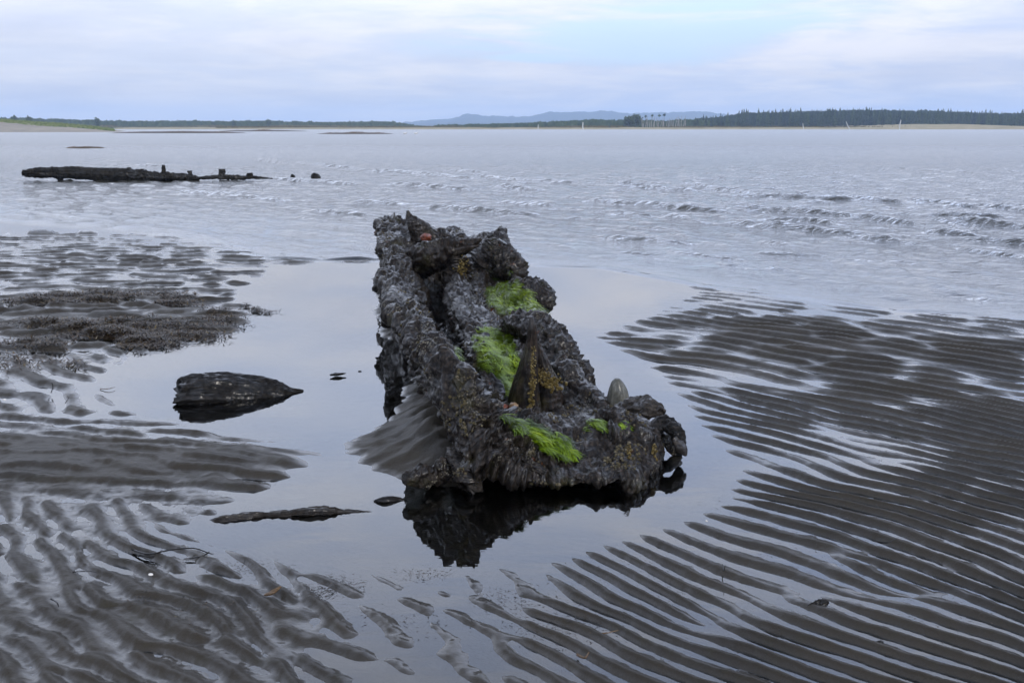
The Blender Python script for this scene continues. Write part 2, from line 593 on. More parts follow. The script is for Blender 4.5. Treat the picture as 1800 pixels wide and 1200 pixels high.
def sand_height(x, y):
    sp = poly_sdf(x, y, POOL)
    sh = shore_dist(x, y)
    wx = x + 0.10 * fbm(x * 1.3, y * 1.3, seed=3, octv=3)
    wy = y + 0.10 * fbm(x * 1.3, y * 1.3, seed=9, octv=3)
    # ripple systems
    R = wavefield(wx, wy, 0.100, -46, 1.8, 0.035, 9, 5)           # right foreground, long regular crests
    R2 = wavefield(wx, wy, 0.122, -46, 3.5, 0.06, 12, 6)
    Rm = wavefield(wx, wy, 0.185, -40, 8.0, 0.11, 16, 8)           # right, further out: broken crests
    L1 = wavefield(wx, wy, 0.098, -44, 8, 0.13, 16, 11)            # bottom left
    L2 = wavefield(wx, wy, 0.165, -10, 8, 0.14, 16, 14)             # left bar
    L3 = wavefield(wx, wy, 0.20, -44, 12, 0.15, 16, 18)            # left, further out
    L4 = wavefield(wx, wy, 0.34, -15, 30, 0.25, 18, 21)           # lumpy flat far left
    B = wavefield(wx, wy, 0.13, -50, 13, 0.16, 14, 24)             # bottom centre
    g = lambda px, py, rx, ry: gauss(x, y, px, py, rx, ry)
    right = smooth01(x - 0.10 * (y - 3.0), -0.15, 0.25)
    w1 = 1 - smooth01(y, 3.3, 3.8)
    w3 = smooth01(y, 5.4, 6.2)
    w2 = 1 - w1 - w3
    wR, wR2, wRm = right * w1, right * w2, right * w3
    left = 1 - smooth01(x + 0.02 * y, -0.75, -0.35)
    bot = (1 - right) * (1 - left) * (1 - smooth01(y, 3.5, 4.2))
    ybar = y + 0.10 * (x + 1.5)
    bar = smooth01(ybar, 3.95, 4.15) * (1 - smooth01(ybar, 5.15, 5.5))
    lowl = (1 - smooth01(ybar, 3.95, 4.15))
    midl = smooth01(ybar, 5.15, 5.5) * (1 - smooth01(y, 6.7, 7.6))
    farl = smooth01(y, 6.7, 7.6)
    psi = R * wR + R2 * wR2 + Rm * wRm + left * (L1 * lowl + L2 * bar + L3 * midl + L4 * farl) + B * bot
    mag = np.abs(psi)
    ph = np.angle(psi) / (2 * math.pi) % 1.0
    # steep face towards the viewer, long back: the phase grows away from the crest normal
    s = 0.30 + 0.13 * w3 * right
    prof = np.where(ph < s, 0.5 - 0.5 * np.cos(math.pi * ph / s), 0.5 + 0.5 * np.cos(math.pi * (ph - s) / (1 - s)))
    prof = np.where(ph < s, prof ** 0.9, prof ** 1.7)
    soft = 0.5 + 0.5 * np.cos(2 * math.pi * (ph - s))
    steady = np.clip(wR + 0.7 * wR2 + 0.85 * left * lowl + 0.6 * bot, 0, 1)
    m = np.clip(mag / (0.9 - 0.5 * steady), 0, 1) ** (0.8 - 0.3 * steady)
    rip = prof * m + soft * 0.0
    A = 0.026 * wR + 0.027 * wR2 + 0.038 * wRm + left * (0.030 * lowl + 0.030 * bar + 0.046 * midl + 0.060 * farl) + 0.032 * bot
    cross = 0.5 + 0.5 * fbm(x * 4.2, y * 3.0, seed=37, octv=3, ridged=False) * 1.8
    A = A * (1 - (left + bot) * 0.55 * (1 - np.clip(cross, 0, 1)))
    mod = 0.85 + 0.3 * fbm(x * 0.9, y * 0.9, seed=31, octv=3)
    A = A * mod * smooth01(-sp, -0.45, 0.12) * (1 - 0.8 * smooth01(sh, -0.2, 1.5))
    # base level
    inside = np.clip(sp, 0, None)
    outside = np.clip(-sp, 0, None)
    base = -0.085 * (1 - np.exp(-inside / 0.35)) * (sp > 0) + 0.006 * (1 - np.exp(-outside / 0.35))
    base = base + (0.004 + 0.010 * smooth01(y, 4, 7)) * fbm(x * 0.55, y * 0.55, seed=41, octv=3) * smooth01(-sp, -0.2, 0.3)
    base = base - 0.50 * (1 - np.exp(-np.clip(sh, 0, None) / 9.0))
    base = base - 0.010 * bot - 0.003 + 0.003 * left * lowl
    base = base - 0.006 * wRm * smooth01(y, 6, 9)
    base = base + 0.028 * g(230, 815, 0.95, 0.30) + 0.016 * g(60, 800, 0.6, 0.4)         # bar on the left
    base = base + 0.022 * g(220, 575, 1.5, 0.85)                                   # weedy rise
    base = base + 0.014 * g(1450, 620, 1.6, 1.1) + 0.004 * g(1550, 760, 0.9, 0.5) + 0.000 * right
    base = base - 0.003 * left * smooth01(y, 8.6, 10.5)
    base = base + 0.010 * g(330, 1080, 0.5, 0.2)
    # hint of a runnel from the pool at lower right
    # bank heaped against the wreck
    d = np.full(x.shape, 1e9)
    for a, b in zip(FOOT[:-1], FOOT[1:]):
        d = np.minimum(d, seg_dist(x, y, a, b)[0])
    fold = fbm(x * 1.2, y * 3.2, seed=55, octv=2)
    fl = 0.5 + 0.5 * np.sin((y - 0.45 * x) * 2 * math.pi / 0.17 + 2.2 * fold)
    wd = 0.13 + 0.11 * (1 - smooth01(y, 5.9, 6.4)) + 0.15 * np.exp(-((y - 4.85) / 0.42) ** 2) + 0.10 * (0.5 + 0.5 * np.sin(y * 2 * math.pi / 0.95 + 1.0)) * smooth01(y, 7.0, 7.6)
    hh = (0.11 + 0.04 * (1 - smooth01(y, 5.6, 6.3)) + 0.08 * np.exp(-((y - 4.9) / 0.5) ** 2)) * smooth01(y, 4.1, 4.5) * (1 - smooth01(y, 10.5, 11.3))
    gap = 1 - 0.95 * np.exp(-((y - 6.85) / 0.42) ** 2)
    bank = hh * gap * np.exp(-(d / wd) ** 1.6) * (1 + 0.10 * (fl - 0.5) + 0.22 * fbm(x * 5, y * 9, seed=57, octv=3))
    # right foot of the wreck: a little sand too
    base = base + bank
    z = base + A * (rip - 0.33)
    z = z + (left + bot) * 0.006 * fbm(x * 9, y * 7, seed=63, octv=3, ridged=True) * smooth01(-sp, -0.1, 0.15)
    z = z + 0.0035 * fbm(x * 9, y * 9, seed=61, octv=3) * smooth01(-sp, -0.3, 0.1)
    flow = fbm((x * 0.83 - y * 0.55) * 6, (x * 0.55 + y * 0.83) * 40, seed=71, octv=2)
    z = z + 0.0018 * fbm(x * 32, y * 32, seed=65, octv=2) * smooth01(-sp, -0.1, 0.15)
    z = z + 0.0020 * flow * m
    return z


def fan(rows, cols_s, spread=(0.57, 0.45), xmax=3300.0):
    """rows of a sheet that opens away from the beach's near edge"""
    Y = np.asarray(rows)
    W = np.clip(Y, 1.6, None) * spread[0] + spread[1]
    s = np.asarray(cols_s)
    X = W[:, None] * s[None, :]
    # the outermost columns run on to the sides
    n_out = 6
    for k in range(n_out):
        f = ((n_out - k) / n_out) ** 3
        X[:, k] = X[:, n_out] - f * (xmax - np.abs(X[:, n_out]))
        X[:, -1 - k] = X[:, -1 - n_out] + f * (xmax - np.abs(X[:, -1 - n_out]))
    return X, np.repeat(Y[:, None], X.shape[1], 1)


def build_sand():
    rows = [-60, -20, -8, -3, 0, 1.2, 1.7, 2.0]
    y = 2.2
    while y < 15:
        rows.append(y)
        y += 0.0072 if y < 4.2 else (0.0031 * y if y < 11 else 0.0042 * y)
    while y < 3900:
        rows.append(y)
        y *= 1.18
    rows.append(3900)
    s = np.concatenate([-np.ones(6), np.linspace(-1, 1, 760), np.ones(6)])
    X, Y = fan(rows, s)
    Z = sand_height(X, Y)
    # beyond the surveyed strip the columns are far apart: no ripples there
    edge = slice(0, 6), slice(-6, None)
    for e in edge:
        Z[:, e] = np.where(Y[:, e] < 15, np.clip(Z[:, e], -0.02, 0.002), Z[:, e])
    deep = smooth01(np.abs(X), 30, 300)
    Z = Z - deep * 0.3
    me = raw_mesh('tidal_sand', np.stack([X, Y, Z], -1), grid_quads(*X.shape))
    o = link_mesh(me, 'tidal_sand', M_SAND)
    tag(o, 'rippled wet grey sand of the tidal flat', None, None, 'structure')
    return o


# wave crests seen on the estuary, end points surveyed on the photograph
CRESTS = [(450, 280, 505, 289, .10), (520, 287, 645, 301, .12), (640, 300, 745, 305, .09), (725, 304, 815, 315, .11),
          (800, 300, 835, 303, .06), (845, 311, 935, 320, .10), (950, 319, 1010, 323, .08), (700, 325, 808, 333, .10),
          (885, 329, 942, 335, .09), (480, 315, 618, 325, .06), (325, 338, 472, 352, .06), (640, 357, 702, 361, .05),
          (765, 365, 918, 377, .06), (885, 357, 962, 363, .04), (1050, 355, 1255, 372, .085), (1095, 377, 1140, 382, .06),
          (1165, 381, 1215, 389, .05), (1080, 324, 1205, 337, .10), (1200, 324, 1335, 346, .10), (1330, 345, 1485, 352, .10),
          (1475, 347, 1575, 357, .11), (1608, 355, 1705, 365, .12), (1700, 362, 1830, 375, .10), (1300, 367, 1500, 382, .09),
          (1490, 380, 1605, 397, .08), (1375, 388, 1465, 397, .08), (1310, 394, 1412, 405, .07), (1405, 404, 1490, 412, .05),
          (1505, 419, 1575, 428, .06), (1645, 411, 1718, 418, .06), (1660, 379, 1745, 384, .07), (1675, 389, 1820, 403, .10),
          (1690, 438, 1830, 462, .05), (1735, 424, 1830, 431, .05), (1085, 444, 1150, 450, .025), (1160, 442, 1292, 456, .035),
          (1355, 446, 1425, 449, .03), (1560, 468, 1640, 498, .025), (1640, 498, 1700, 520, .03), (1700, 520, 1765, 531, .02),
          (160, 279, 212, 284, .05), (180, 288, 300, 292, .06), (30, 274, 85, 282, .05), (380, 436, 470, 453, .02),
          (470, 453, 560, 457, .035), (560, 457, 675, 458, .04), (960, 467, 1060, 471, .018), (1060, 471, 1130, 482, .02),
          (1130, 482, 1240, 502, .014), (1240, 502, 1400, 522, .014), (1400, 522, 1560, 546, .014), (1560, 546, 1760, 556, .012),
          (70, 374, 160, 385, .02), (560, 372, 640, 378, .03), (230, 395, 330, 408, .015), (330, 408, 400, 428, .02),
          (1240, 462, 1300, 470, .02), (1340, 470, 1380, 474, .02), (1090, 420, 1180, 428, .03), (1480, 455, 1560, 460, .02)]


def water_height(x, y):
    sh = shore_dist(x, y)
    chop = smooth01(sh, -0.15, 0.9) * (0.55 + 0.45 * smooth01(sh, 0.5, 6))
    z = np.zeros_like(x)
    r = np.random.default_rng(101)
    c = 0
    for i in range(34):
        lam = 0.26 + 1.3 * r.uniform(0, 1) ** 1.6
        th = math.radians(r.normal(-48, 26)) + math.pi / 2
        k = 2 * math.pi / lam
        a = 0.0105 * lam ** 0.9 * (1.15 if lam < 0.6 else 0.8)
        fade = 1 - smooth01(y, 30, 75) if lam < 0.6 else 1 - smooth01(y, 30, 70) if lam < 1.0 else 1 - smooth01(y, 40, 110)
        c = c + fade * a * np.sin(k * (x * math.cos(th) + y * math.sin(th)) + r.uniform(0, 6.283)
                                  + 1.2 * vnoise(x * 0.6, y * 0.6, seed=200 + i))
    c = c / math.sqrt(34) * 2.5
    c = c + 0.35 * np.abs(c)
    z = z + c * chop
    wx = x + 0.10 * fbm(x * 0.9, y * 0.6, seed=301, octv=3)
    wy = y + 0.15 * fbm(x * 0.9 + 7, y * 0.6, seed=305, octv=3)
    subs = []
    crest = np.zeros_like(x)
    rc = np.random.default_rng(404)
    for (x0, y0, x1, y1, h) in CRESTS:
        if h < 0.03 or y0 > 430:
            subs.append((x0, y0, x1, y1, h))
            continue
        # a breaking crest is a chain of short overlapping crests
        n = max(2, int(abs(y1 - y0) / 2.2 + (x1 - x0) / 60))
        for i in range(n):
            f0, f1 = i / n, (i + 1) / n
            xa, xb = x0 + (x1 - x0) * f0, x0 + (x1 - x0) * f1
            ym = y0 + (y1 - y0) * (f0 + f1) / 2
            e = (xb - xa) * rc.uniform(0.45, 0.75)
            dy = (y1 - y0) / n * 0.45
            taper = math.sin(math.pi * (0.12 + 0.76 * (i + 0.5) / n))
            subs.append((xa - e, ym - dy, xb + e, ym + dy, (0.062 + 0.50 * h) * rc.uniform(0.85, 1.05) * (0.55 + 0.45 * taper)))
    for (x0, y0, x1, y1, h) in subs:
        a, b = ground(x0, y0)[:2], ground(x1, y1)[:2]
        sel = (x > min(a[0], b[0]) - 2) & (x < max(a[0], b[0]) + 2) & (y > min(a[1], b[1]) - 3) & (y < max(a[1], b[1]) + 3)
        if not sel.any():
            continue
        sx, sy = wx[sel], wy[sel]
        d, t = seg_dist(sx, sy, a, b)
        L = math.hypot(*(b - a))
        nx, ny = (b - a)[1] / L, -(b - a)[0] / L
        if ny > 0:
            nx, ny = -nx, -ny            # towards the viewer
        side = (sx - a[0]) * nx + (sy - a[1]) * ny
        wf, wb = 0.9 * h + 0.03, 2.6 * h + 0.05
        prof = np.exp(-(d / np.where(side > 0, wf, wb)) ** 2)
        env = np.clip(np.sin(math.pi * np.clip(t, 0.02, 0.98)), 0, 1) ** 0.28
        crest[sel] = np.maximum(crest[sel], h * prof * env * (1.0 + 0.22 * vnoise(sx * 3.2, sy * 2.5, seed=333)))
    z = z * (1 - np.clip(crest * 14, 0, 0.9)) + crest
    murk = smooth01(sh, 0.0, 2.5)
    far = smooth01(y, 18, 90)
    return z, chop, murk, far


def build_water():
    rows = [-60, -20, -8, -3, 0, 1.5, 2.2]
    y = 2.8
    while y < 9.5:
        rows.append(y)
        y += 0.06
    while y < 42:
        rows.append(y)
        y += max(0.038, 0.0034 * y)
    while y < 120:
        rows.append(y)
        y += 0.009 * y
    while y < 3900:
        rows.append(y)
        y *= 1.12
    rows.append(3900)
    s = np.concatenate([-np.ones(6), np.linspace(-1, 1, 640), np.ones(6)])
    X, Y = fan(rows, s)
    Z, chop, murk, far = water_height(X, Y)
    me = raw_mesh('estuary_water', np.stack([X, Y, Z], -1), grid_quads(*X.shape))
    attr(me, 'chop', chop)
    attr(me, 'murk', murk)
    attr(me, 'far', far)
    o = link_mesh(me, 'estuary_water', M_WATER)
    tag(o, 'shallow tidal water with small dark wavelets and a calm pool', None, None, 'structure')


build_sand()
build_water()

# ---------------------------------------------------------------- far shore, dunes, hills
M_SHORE = mat_simple('shore_sand', (0.34, 0.28, 0.17), (0.26, 0.22, 0.12), 0.15, 0.9, 0.1)
M_BEACH = mat_simple('beach_sand', (0.24, 0.21, 0.17), (0.30, 0.26, 0.20), 0.2, 0.9, 0.1)
M_DUNE = mat_simple('dune_grass_ground', (0.13, 0.17, 0.05), (0.20, 0.20, 0.09), 0.25, 0.9, 0.1)
M_MARSH = mat_strand('marsh_grass', [(0.09, 0.045, 0.018), (0.14, 0.075, 0.03), (0.20, 0.13, 0.05), (0.12, 0.10, 0.035)], 0.8)
M_HILL = mat_simple('hill_forest', (0.045, 0.06, 0.05), (0.06, 0.075, 0.055), 0.01, 0.95, 0.1)
M_TREE = mat_strand('conifer_needles', [(0.022, 0.040, 0.022), (0.036, 0.060, 0.030), (0.060, 0.085, 0.038)], 0.8, True)
M_TREE2 = mat_strand('broadleaf_leaves', [(0.030, 0.048, 0.018), (0.055, 0.080, 0.026), (0.085, 0.105, 0.038)], 0.8)
M_TRUNK = mat_simple('tree_bark', (0.07, 0.055, 0.045), (0.10, 0.085, 0.07), 3, 0.9, 0.1)
M_DEAD = mat_simple('bleached_trunk', (0.34, 0.31, 0.28), (0.24, 0.21, 0.19), 2, 0.9, 0.1)
M_POST = mat_simple('white_post_paint', (0.6, 0.6, 0.56), (0.5, 0.48, 0.43), 2, 0.7, 0.2)


def terrain(name, x0, x1, y0, y1, nx, ny, hf, mat, label, attrs=None):
    xs = np.linspace(x0, x1, nx)
    ys = np.linspace(y0, y1, ny)
    X, Y = np.meshgrid(xs, ys)
    Z = hf(X, Y)
    me = raw_mesh(name, np.stack([X, Y, Z], -1), grid_quads(ny, nx))
    o = link_mesh(me, name, mat)
    tag(o, label, None, None, 'structure')
    return o


def px2x(px, Y):
    return (px - 900) / F * (Y * CP + H * SP)


def shore_h(X, Y):
    front = 467 - 30 * smooth01(X, 60, 400) * 0 + 20 * smooth01(-X, 0, 200)
    e = smooth01(Y - front - 3 * vnoise(X * 0.03, Y * 0.0, seed=5), 0, 22)
    dune = np.exp(-((X - px2x(1720, 480)) / 38) ** 2) * 1.7 * smooth01(Y, 478, 510)
    return -0.6 + e * 1.35 + dune + 0.25 * fbm(X * 0.05, Y * 0.08, seed=12)


terrain('far_shore', px2x(200, 500), px2x(2400, 500), 455, 700, 300, 30, shore_h, M_SHORE,
        'low pale sand shore under the forest across the water')


def left_h(X, Y):
    # sandy point running in from the left with a grassy dune on top
    p = 900 + X * F / (Y * CP + H * SP)
    top = np.interp(p, [-600, 0, 60, 110, 170, 205, 240], [5.0, 3.3, 2.5, 2.0, 1.0, 0.35, -0.5])
    return -0.5 + smooth01(Y + 4 * vnoise(X * 0.04, Y * 0, seed=4), 247, 298) * (top + 0.5) + 0.1 * vnoise(X * 0.1, Y * 0.1, seed=6)


terrain('left_beach', px2x(-900, 265), px2x(250, 265), 235, 330, 180, 60, left_h, M_BEACH, 'sandy point coming in from the left')


def marsh_mesh(cx, cy, lx, ly, h, n, seed, blade=0.5):
    r = np.random.default_rng(seed)
    t = np.sqrt(r.uniform(0, 1, n))
    an = r.uniform(0, 6.283, n)
    X = t * np.cos(an) * lx
    Y = t * np.sin(an) * ly
    env = np.clip(1 - t ** 2.2, 0.05, 1) * (0.75 + 0.35 * vnoise(X / lx * 3, Y * 0, seed=seed))
    hh = h * env * r.uniform(0.6, 1.1, n)
    w = blade * r.uniform(0.5, 1.2, n)
    lean = r.normal(0, 0.25, n) * hh
    V = np.empty((n, 3, 3))
    V[:, 0] = np.stack([X - w / 2, Y, np.full(n, -0.15)], -1)
    V[:, 1] = np.stack([X + w / 2, Y, np.full(n, -0.15)], -1)
    V[:, 2] = np.stack([X + lean, Y, hh], -1)
    me = raw_mesh('marsh_grass', V, np.arange(n * 3).reshape(-1, 3), False, 3)
    attr(me, 'tone', np.repeat(np.clip(r.normal(0.45, 0.25, n), 0, 1), 3))
    return me


M_MUD = mat_simple('marsh_mud', (0.05, 0.035, 0.02), (0.08, 0.055, 0.03), 1.0, 0.8, 0.3)


def marsh(px0, px1, py, h, label, ly=6.0, n=2600, seed=1):
    a, b = ground(px0, py), ground(px1, py)
    c = (a + b) / 2
    lx = (b[0] - a[0]) / 2
    root = empty('marsh_islet', (c[0], c[1], 0), label, 'marsh islet')
    me = marsh_mesh(0, 0, lx, ly, h, n, seed, blade=max(0.12, lx * 0.012))
    o = link_mesh(me, 'brown_grass', M_MARSH, root)
    o['kind'] = 'stuff'
    # low mud body
    th = np.linspace(0, 2 * math.pi, 49)[:-1]
    rr = np.array([0.0, 0.5, 0.9, 1.02])
    zz = np.array([0.55 * h, 0.45 * h, 0.15 * h, -0.3])
    V = np.stack([np.outer(rr, np.cos(th)) * lx, np.outer(rr, np.sin(th)) * ly, np.repeat(zz[:, None], 48, 1)], -1)
    link_mesh(raw_mesh('mud_bank', V, grid_quads(4, 48, True)), 'mud_bank', M_MUD, root)
    return root


marsh(116, 186, 260.5, 0.22, 'small reddish islet of marsh grass, the nearest one, beyond the long sunken timber', 1.2, 1500, 2)
marsh(556, 694, 235.5, 0.55, 'reddish brown marsh grass islet alone in the middle of the far water', 9, 3000, 3)
marsh(190, 440, 234, 0.75, 'long low brown marsh islet off the tip of the left beach', 8, 4000, 4)
marsh(380, 545, 231, 0.7, 'thin brown marsh islet seen just right of the long low islet', 8, 2500, 5)


def scrub(name, label, px0, px1, Y0, Y1, z0, h, n, seed, mat, blade=1.2, tilt=None):
    r = np.random.default_rng(seed)
    Y = r.uniform(Y0, Y1, n)
    px = r.uniform(px0, px1, n)
    X = px2x(px, Y)
    base = z0(X, Y) if callable(z0) else np.full(n, z0)
    hh = h * r.uniform(0.4, 1.1, n) * (0.7 + 0.6 * vnoise(X * 0.06, Y * 0.06, seed=seed))
    w = blade * r.uniform(0.6, 1.3, n)
    V = np.empty((n, 3, 3))
    V[:, 0] = np.stack([X - w / 2, Y, base - 0.1], -1)
    V[:, 1] = np.stack([X + w / 2, Y, base - 0.1], -1)
    V[:, 2] = np.stack([X + r.normal(0, 0.3, n) * hh, Y, base + hh], -1)
    me = raw_mesh(name, V, np.arange(n * 3).reshape(-1, 3), False, 3)
    attr(me, 'tone', np.repeat(np.clip(r.normal(0.5, 0.25, n), 0, 1), 3))
    o = link_mesh(me, name, mat)
    tag(o, label, 'grass', None, 'stuff')
    return o


M_DGRASS = mat_strand('dune_grass', [(0.07, 0.10, 0.03), (0.14, 0.18, 0.05), (0.26, 0.26, 0.11)], 0.8)
M_RUST = mat_strand('rusty_scrub', [(0.06, 0.06, 0.025), (0.12, 0.09, 0.03), (0.16, 0.14, 0.06)], 0.8)
lh = lambda X, Y: left_h(X, Y)
scrub('dune_grass', 'yellow green grass on the dune of the left beach', -500, 200, 284, 318, lh, 0.6, 9000, 31, M_DGRASS, 1.2)
scrub('shore_scrub', 'rusty low scrub at the foot of the forest across the water', 380, 1800, 500, 530, 0.7, 1.0, 7000, 33, M_RUST, 2.0)


def hill(name, label, D, prof, depth, mat, seed):
    pxs = np.linspace(prof[0][0], prof[-1][0], 260)
    top = np.interp(pxs, [p[0] for p in prof], [p[1] for p in prof])
    hgt = (221.6 - top) / F * D * 1.04
    rough = vnoise(pxs * 0.12, pxs * 0, seed=seed) * 0.018 + vnoise(pxs * 0.5, pxs * 0, seed=seed + 1) * 0.012
    hgt = np.clip(hgt + rough * D * 0.03, 0.0, None)
    X = px2x(pxs, D)
    u = np.linspace(-1, 1, 17)
    V = np.zeros((17, 260, 3))
    for i, t in enumerate(u):
        V[i, :, 0] = X * (1 + t * depth / D)
        V[i, :, 1] = D + t * depth
        V[i, :, 2] = (hgt + 1) * math.cos(t * math.pi / 2) - 1 + (0.0 if abs(t) == 1 else vnoise(X * 0.02, X * 0 + i * 1.7, seed=seed + 5) * 1.2)
    o = link_mesh(raw_mesh(name, V, grid_quads(17, 260)), name, mat)
    tag(o, label, None, None, 'structure')


hill('far_hills', 'blue wooded hills far beyond the forest', 3300,
     [(690, 222), (712, 214), (760, 211), (795, 209), (812, 203), (822, 200), (836, 203), (870, 205), (930, 206), (950, 202), (965, 198), (1000, 199),
      (1045, 197), (1055, 195), (1080, 197), (1110, 201), (1150, 199), (1200, 198), (1235, 197), (1265, 201), (1300, 206), (1400, 210), (1500, 222)],
     260, M_HILL, 77)
hill('low_hills', 'lower blue ridge in front of the far hills', 2900,
     [(660, 222), (720, 218), (800, 215), (900, 214), (1000, 212), (1100, 212), (1250, 214), (1400, 222)], 140, M_HILL, 88)


# ---------------------------------------------------------------- trees
def conifer_mesh(h, rad, seed, bare=0.12, nwh=17, nbr=9):
    r = np.random.default_rng(seed)
    V, T, tone = [], [], []
    for k in range(nwh):
        f = k / (nwh - 1)
        z = h * (bare + (1 - bare) * f ** 0.95)
        L = rad * (1 - f) ** 0.75 * (0.45 + 0.55 * min(1, f * 5 + 0.35)) + 0.15
        for j in range(nbr):
            a = r.uniform(0, 6.283)
            l = L * r.uniform(0.55, 1.15)
            zz = z + r.normal(0, h * 0.012)
            droop = l * r.uniform(0.05, 0.45)
            w = l * r.uniform(0.35, 0.6)
            ca, sa = math.cos(a), math.sin(a)
            b = len(V)
            V += [(0, 0, zz + h * 0.035), (ca * l * .55 - sa * w * .5, sa * l * .55 + ca * w * .5, zz - droop * .5),
                  (ca * l, sa * l, zz - droop), (ca * l * .55 + sa * w * .5, sa * l * .55 - ca * w * .5, zz - droop * .5)]
            T += [(b, b + 1, b + 2), (b, b + 2, b + 3)]
            t = np.clip(r.normal(0.45, 0.25), 0, 1)
            tone += [t] * 4
            # hanging spray below
            b = len(V)
            V += [(ca * l * .2, sa * l * .2, zz), (ca * l * .9, sa * l * .9, zz - droop), (ca * l * .55, sa * l * .55, zz - droop - h * r.uniform(.03, .07))]
            T += [(b, b + 1, b + 2)]
            tone += [t * 0.8] * 3
    b = len(V)
    V += [(-.06 * rad, 0, h * .9), (.06 * rad, 0, h * .9), (0, 0, h * 1.04)]
    T += [(b, b + 1, b + 2)]
    tone += [.5] * 3
    me = raw_mesh('crown', V, T, False, 3)
    attr(me, 'tone', tone)
    me.materials.append(M_TREE)
    return me


def trunk_mesh(h, r0, seed=0, lean=0.0, mat=None, twigs=0):
    r = np.random.default_rng(seed)
    n, m = 6, 7
    V = np.zeros((m, n, 3))
    for i in range(m):
        f = i / (m - 1)
        for j in range(n):
            a = 6.283 * j / n
            rr = r0 * (1 - 0.85 * f)
            V[i, j] = (lean * h * f + rr * math.cos(a) + 0.3 * r0 * math.sin(f * 7 + seed), rr * math.sin(a), h * f)
    V = list(V.reshape(-1, 3))
    Q = list(grid_quads(m, n, True))
    for k in range(twigs):
        f = r.uniform(0.45, 0.97)
        a = r.uniform(0, 6.283)
        l = r0 * r.uniform(2.5, 7)
        b = len(V)
        x0 = lean * h * f
        e = r0 * 0.25
        V += [np.array((x0, 0, h * f - e)), np.array((x0, 0, h * f + e)),
              np.array((x0 + math.cos(a) * l, math.sin(a) * l, h * f + l * .3 + e * .3)),
              np.array((x0 + math.cos(a) * l, math.sin(a) * l, h * f + l * .3 - e * .3))]
        Q.append(np.array((b, b + 1, b + 2, b + 3)))
    me = raw_mesh('trunk', np.array(V), np.array(Q), False)
    me.materials.append(mat or M_TRUNK)
    return me


def clump_mesh(rx, rz, z0, n, seed, leaf, name='crown', mat=None):
    r = np.random.default_rng(seed)
    V = []
    tone = []
    for i in range(n):
        d = r.normal(0, 1, 3)
        d /= np.linalg.norm(d)
        q = r.uniform(0.35, 1.0) ** 0.5 * (1 + 0.25 * math.sin(d[0] * 5 + seed) * math.cos(d[2] * 4))
        c = np.array((d[0] * rx * q, d[1] * rx * q, z0 + d[2] * rz * q))
        s = leaf * r.uniform(0.6, 1.4)
        A = r.normal(0, 1, (3, 3)) * s * 0.6
        V += [c + A[0], c + A[1], c + A[2]]
        tone += [float(np.clip(r.normal(0.35 + 0.25 * math.sin(c[0] * 3 / rx + seed) + 0.15 * d[2], 0.15), 0, 1))] * 3
    me = raw_mesh(name, np.array(V), np.arange(len(V)).reshape(-1, 3), False, 3)
    attr(me, 'tone', tone)
    me.materials.append(mat or M_TREE2)
    return me


def tree(name, crown, trunk, loc, sc, rz, label, group, sxy=None):
    root = empty(name, loc, label, 'tree', group)
    root.scale = (sxy or sc, sxy or sc, sc)
    root.rotation_euler = (0, 0, rz)
    for nm, me in (('crown', crown), ('trunk', trunk)):
        if me is None:
            continue
        o = bpy.data.objects.new(nm, me)
        COL.objects.link(o)
        o.parent = root
    return root


CON = [conifer_mesh(10, 1.9, 401 + i, bare=0.1 + 0.05 * (i % 3)) for i in range(6)]
TRK = trunk_mesh(9.5, 0.17, 3)
rr = random.Random(5)


def top_right(px):
    return np.interp(px, [1290, 1300, 1340, 1400, 1460, 1520, 1560, 1600, 1640, 1680, 1740, 1800, 1900],
                     [200, 197, 195, 194, 193, 192, 194, 195, 193, 194, 197, 200, 201])


# front rows of the right-hand forest: each tree a thing
for i in range(175):
    px = 1232 + (i + rr.uniform(-0.4, 0.4)) * (1860 - 1232) / 175
    Y = rr.uniform(548, 600)
    tp = top_right(max(px, 1300)) if px > 1296 else np.interp(px, [1232, 1250, 1280, 1296], [207, 203, 201, 204])
    tp += rr.gauss(0.8, 2.1) + 1.3 * math.sin(px * 0.09) + 0.9 * math.sin(px * 0.23)
    if 1286 < px < 1292:
        continue
    h = max(4.0, (221.6 - tp) / F * Y + H - 0.7)
    tree('conifer', CON[rr.randrange(6)], TRK, (px2x(px, Y), Y, 0.65), h / 10.2, rr.uniform(0, 6.28),
         'dark green conifer in the dense forest edge on the right shore', 'conifers along the right shore', max(0.62, h / 10.2))
# a few taller heads that break the skyline
for px, tp, lab in [(1350, 194, 'slightly taller conifer breaking the skyline above the left third of the right forest'),
                    (1388, 191, 'tallest pointed conifer of the right forest, seen above the thin short pole'),
                    (1646, 192, 'bushy topped tall conifer right of the two leaning poles'),
                    (1475, 191, 'tall conifer standing up behind the white leaning pole'),
                    (1497, 191, 'tall narrow conifer just right of the white leaning pole'),
                    (1266, 200, 'ragged conifer in the small clump left of the gap in the forest'),
                    (1785, 202, 'conifer head near the right end of the far forest')]:
    Y = 575
    h = (221.6 - tp) / F * Y + H - 0.7
    tree('conifer', CON[rr.randrange(6)], TRK, (px2x(px, Y), Y, 0.65), h / 10.2, rr.uniform(0, 6.28), lab, 'conifers along the right shore')

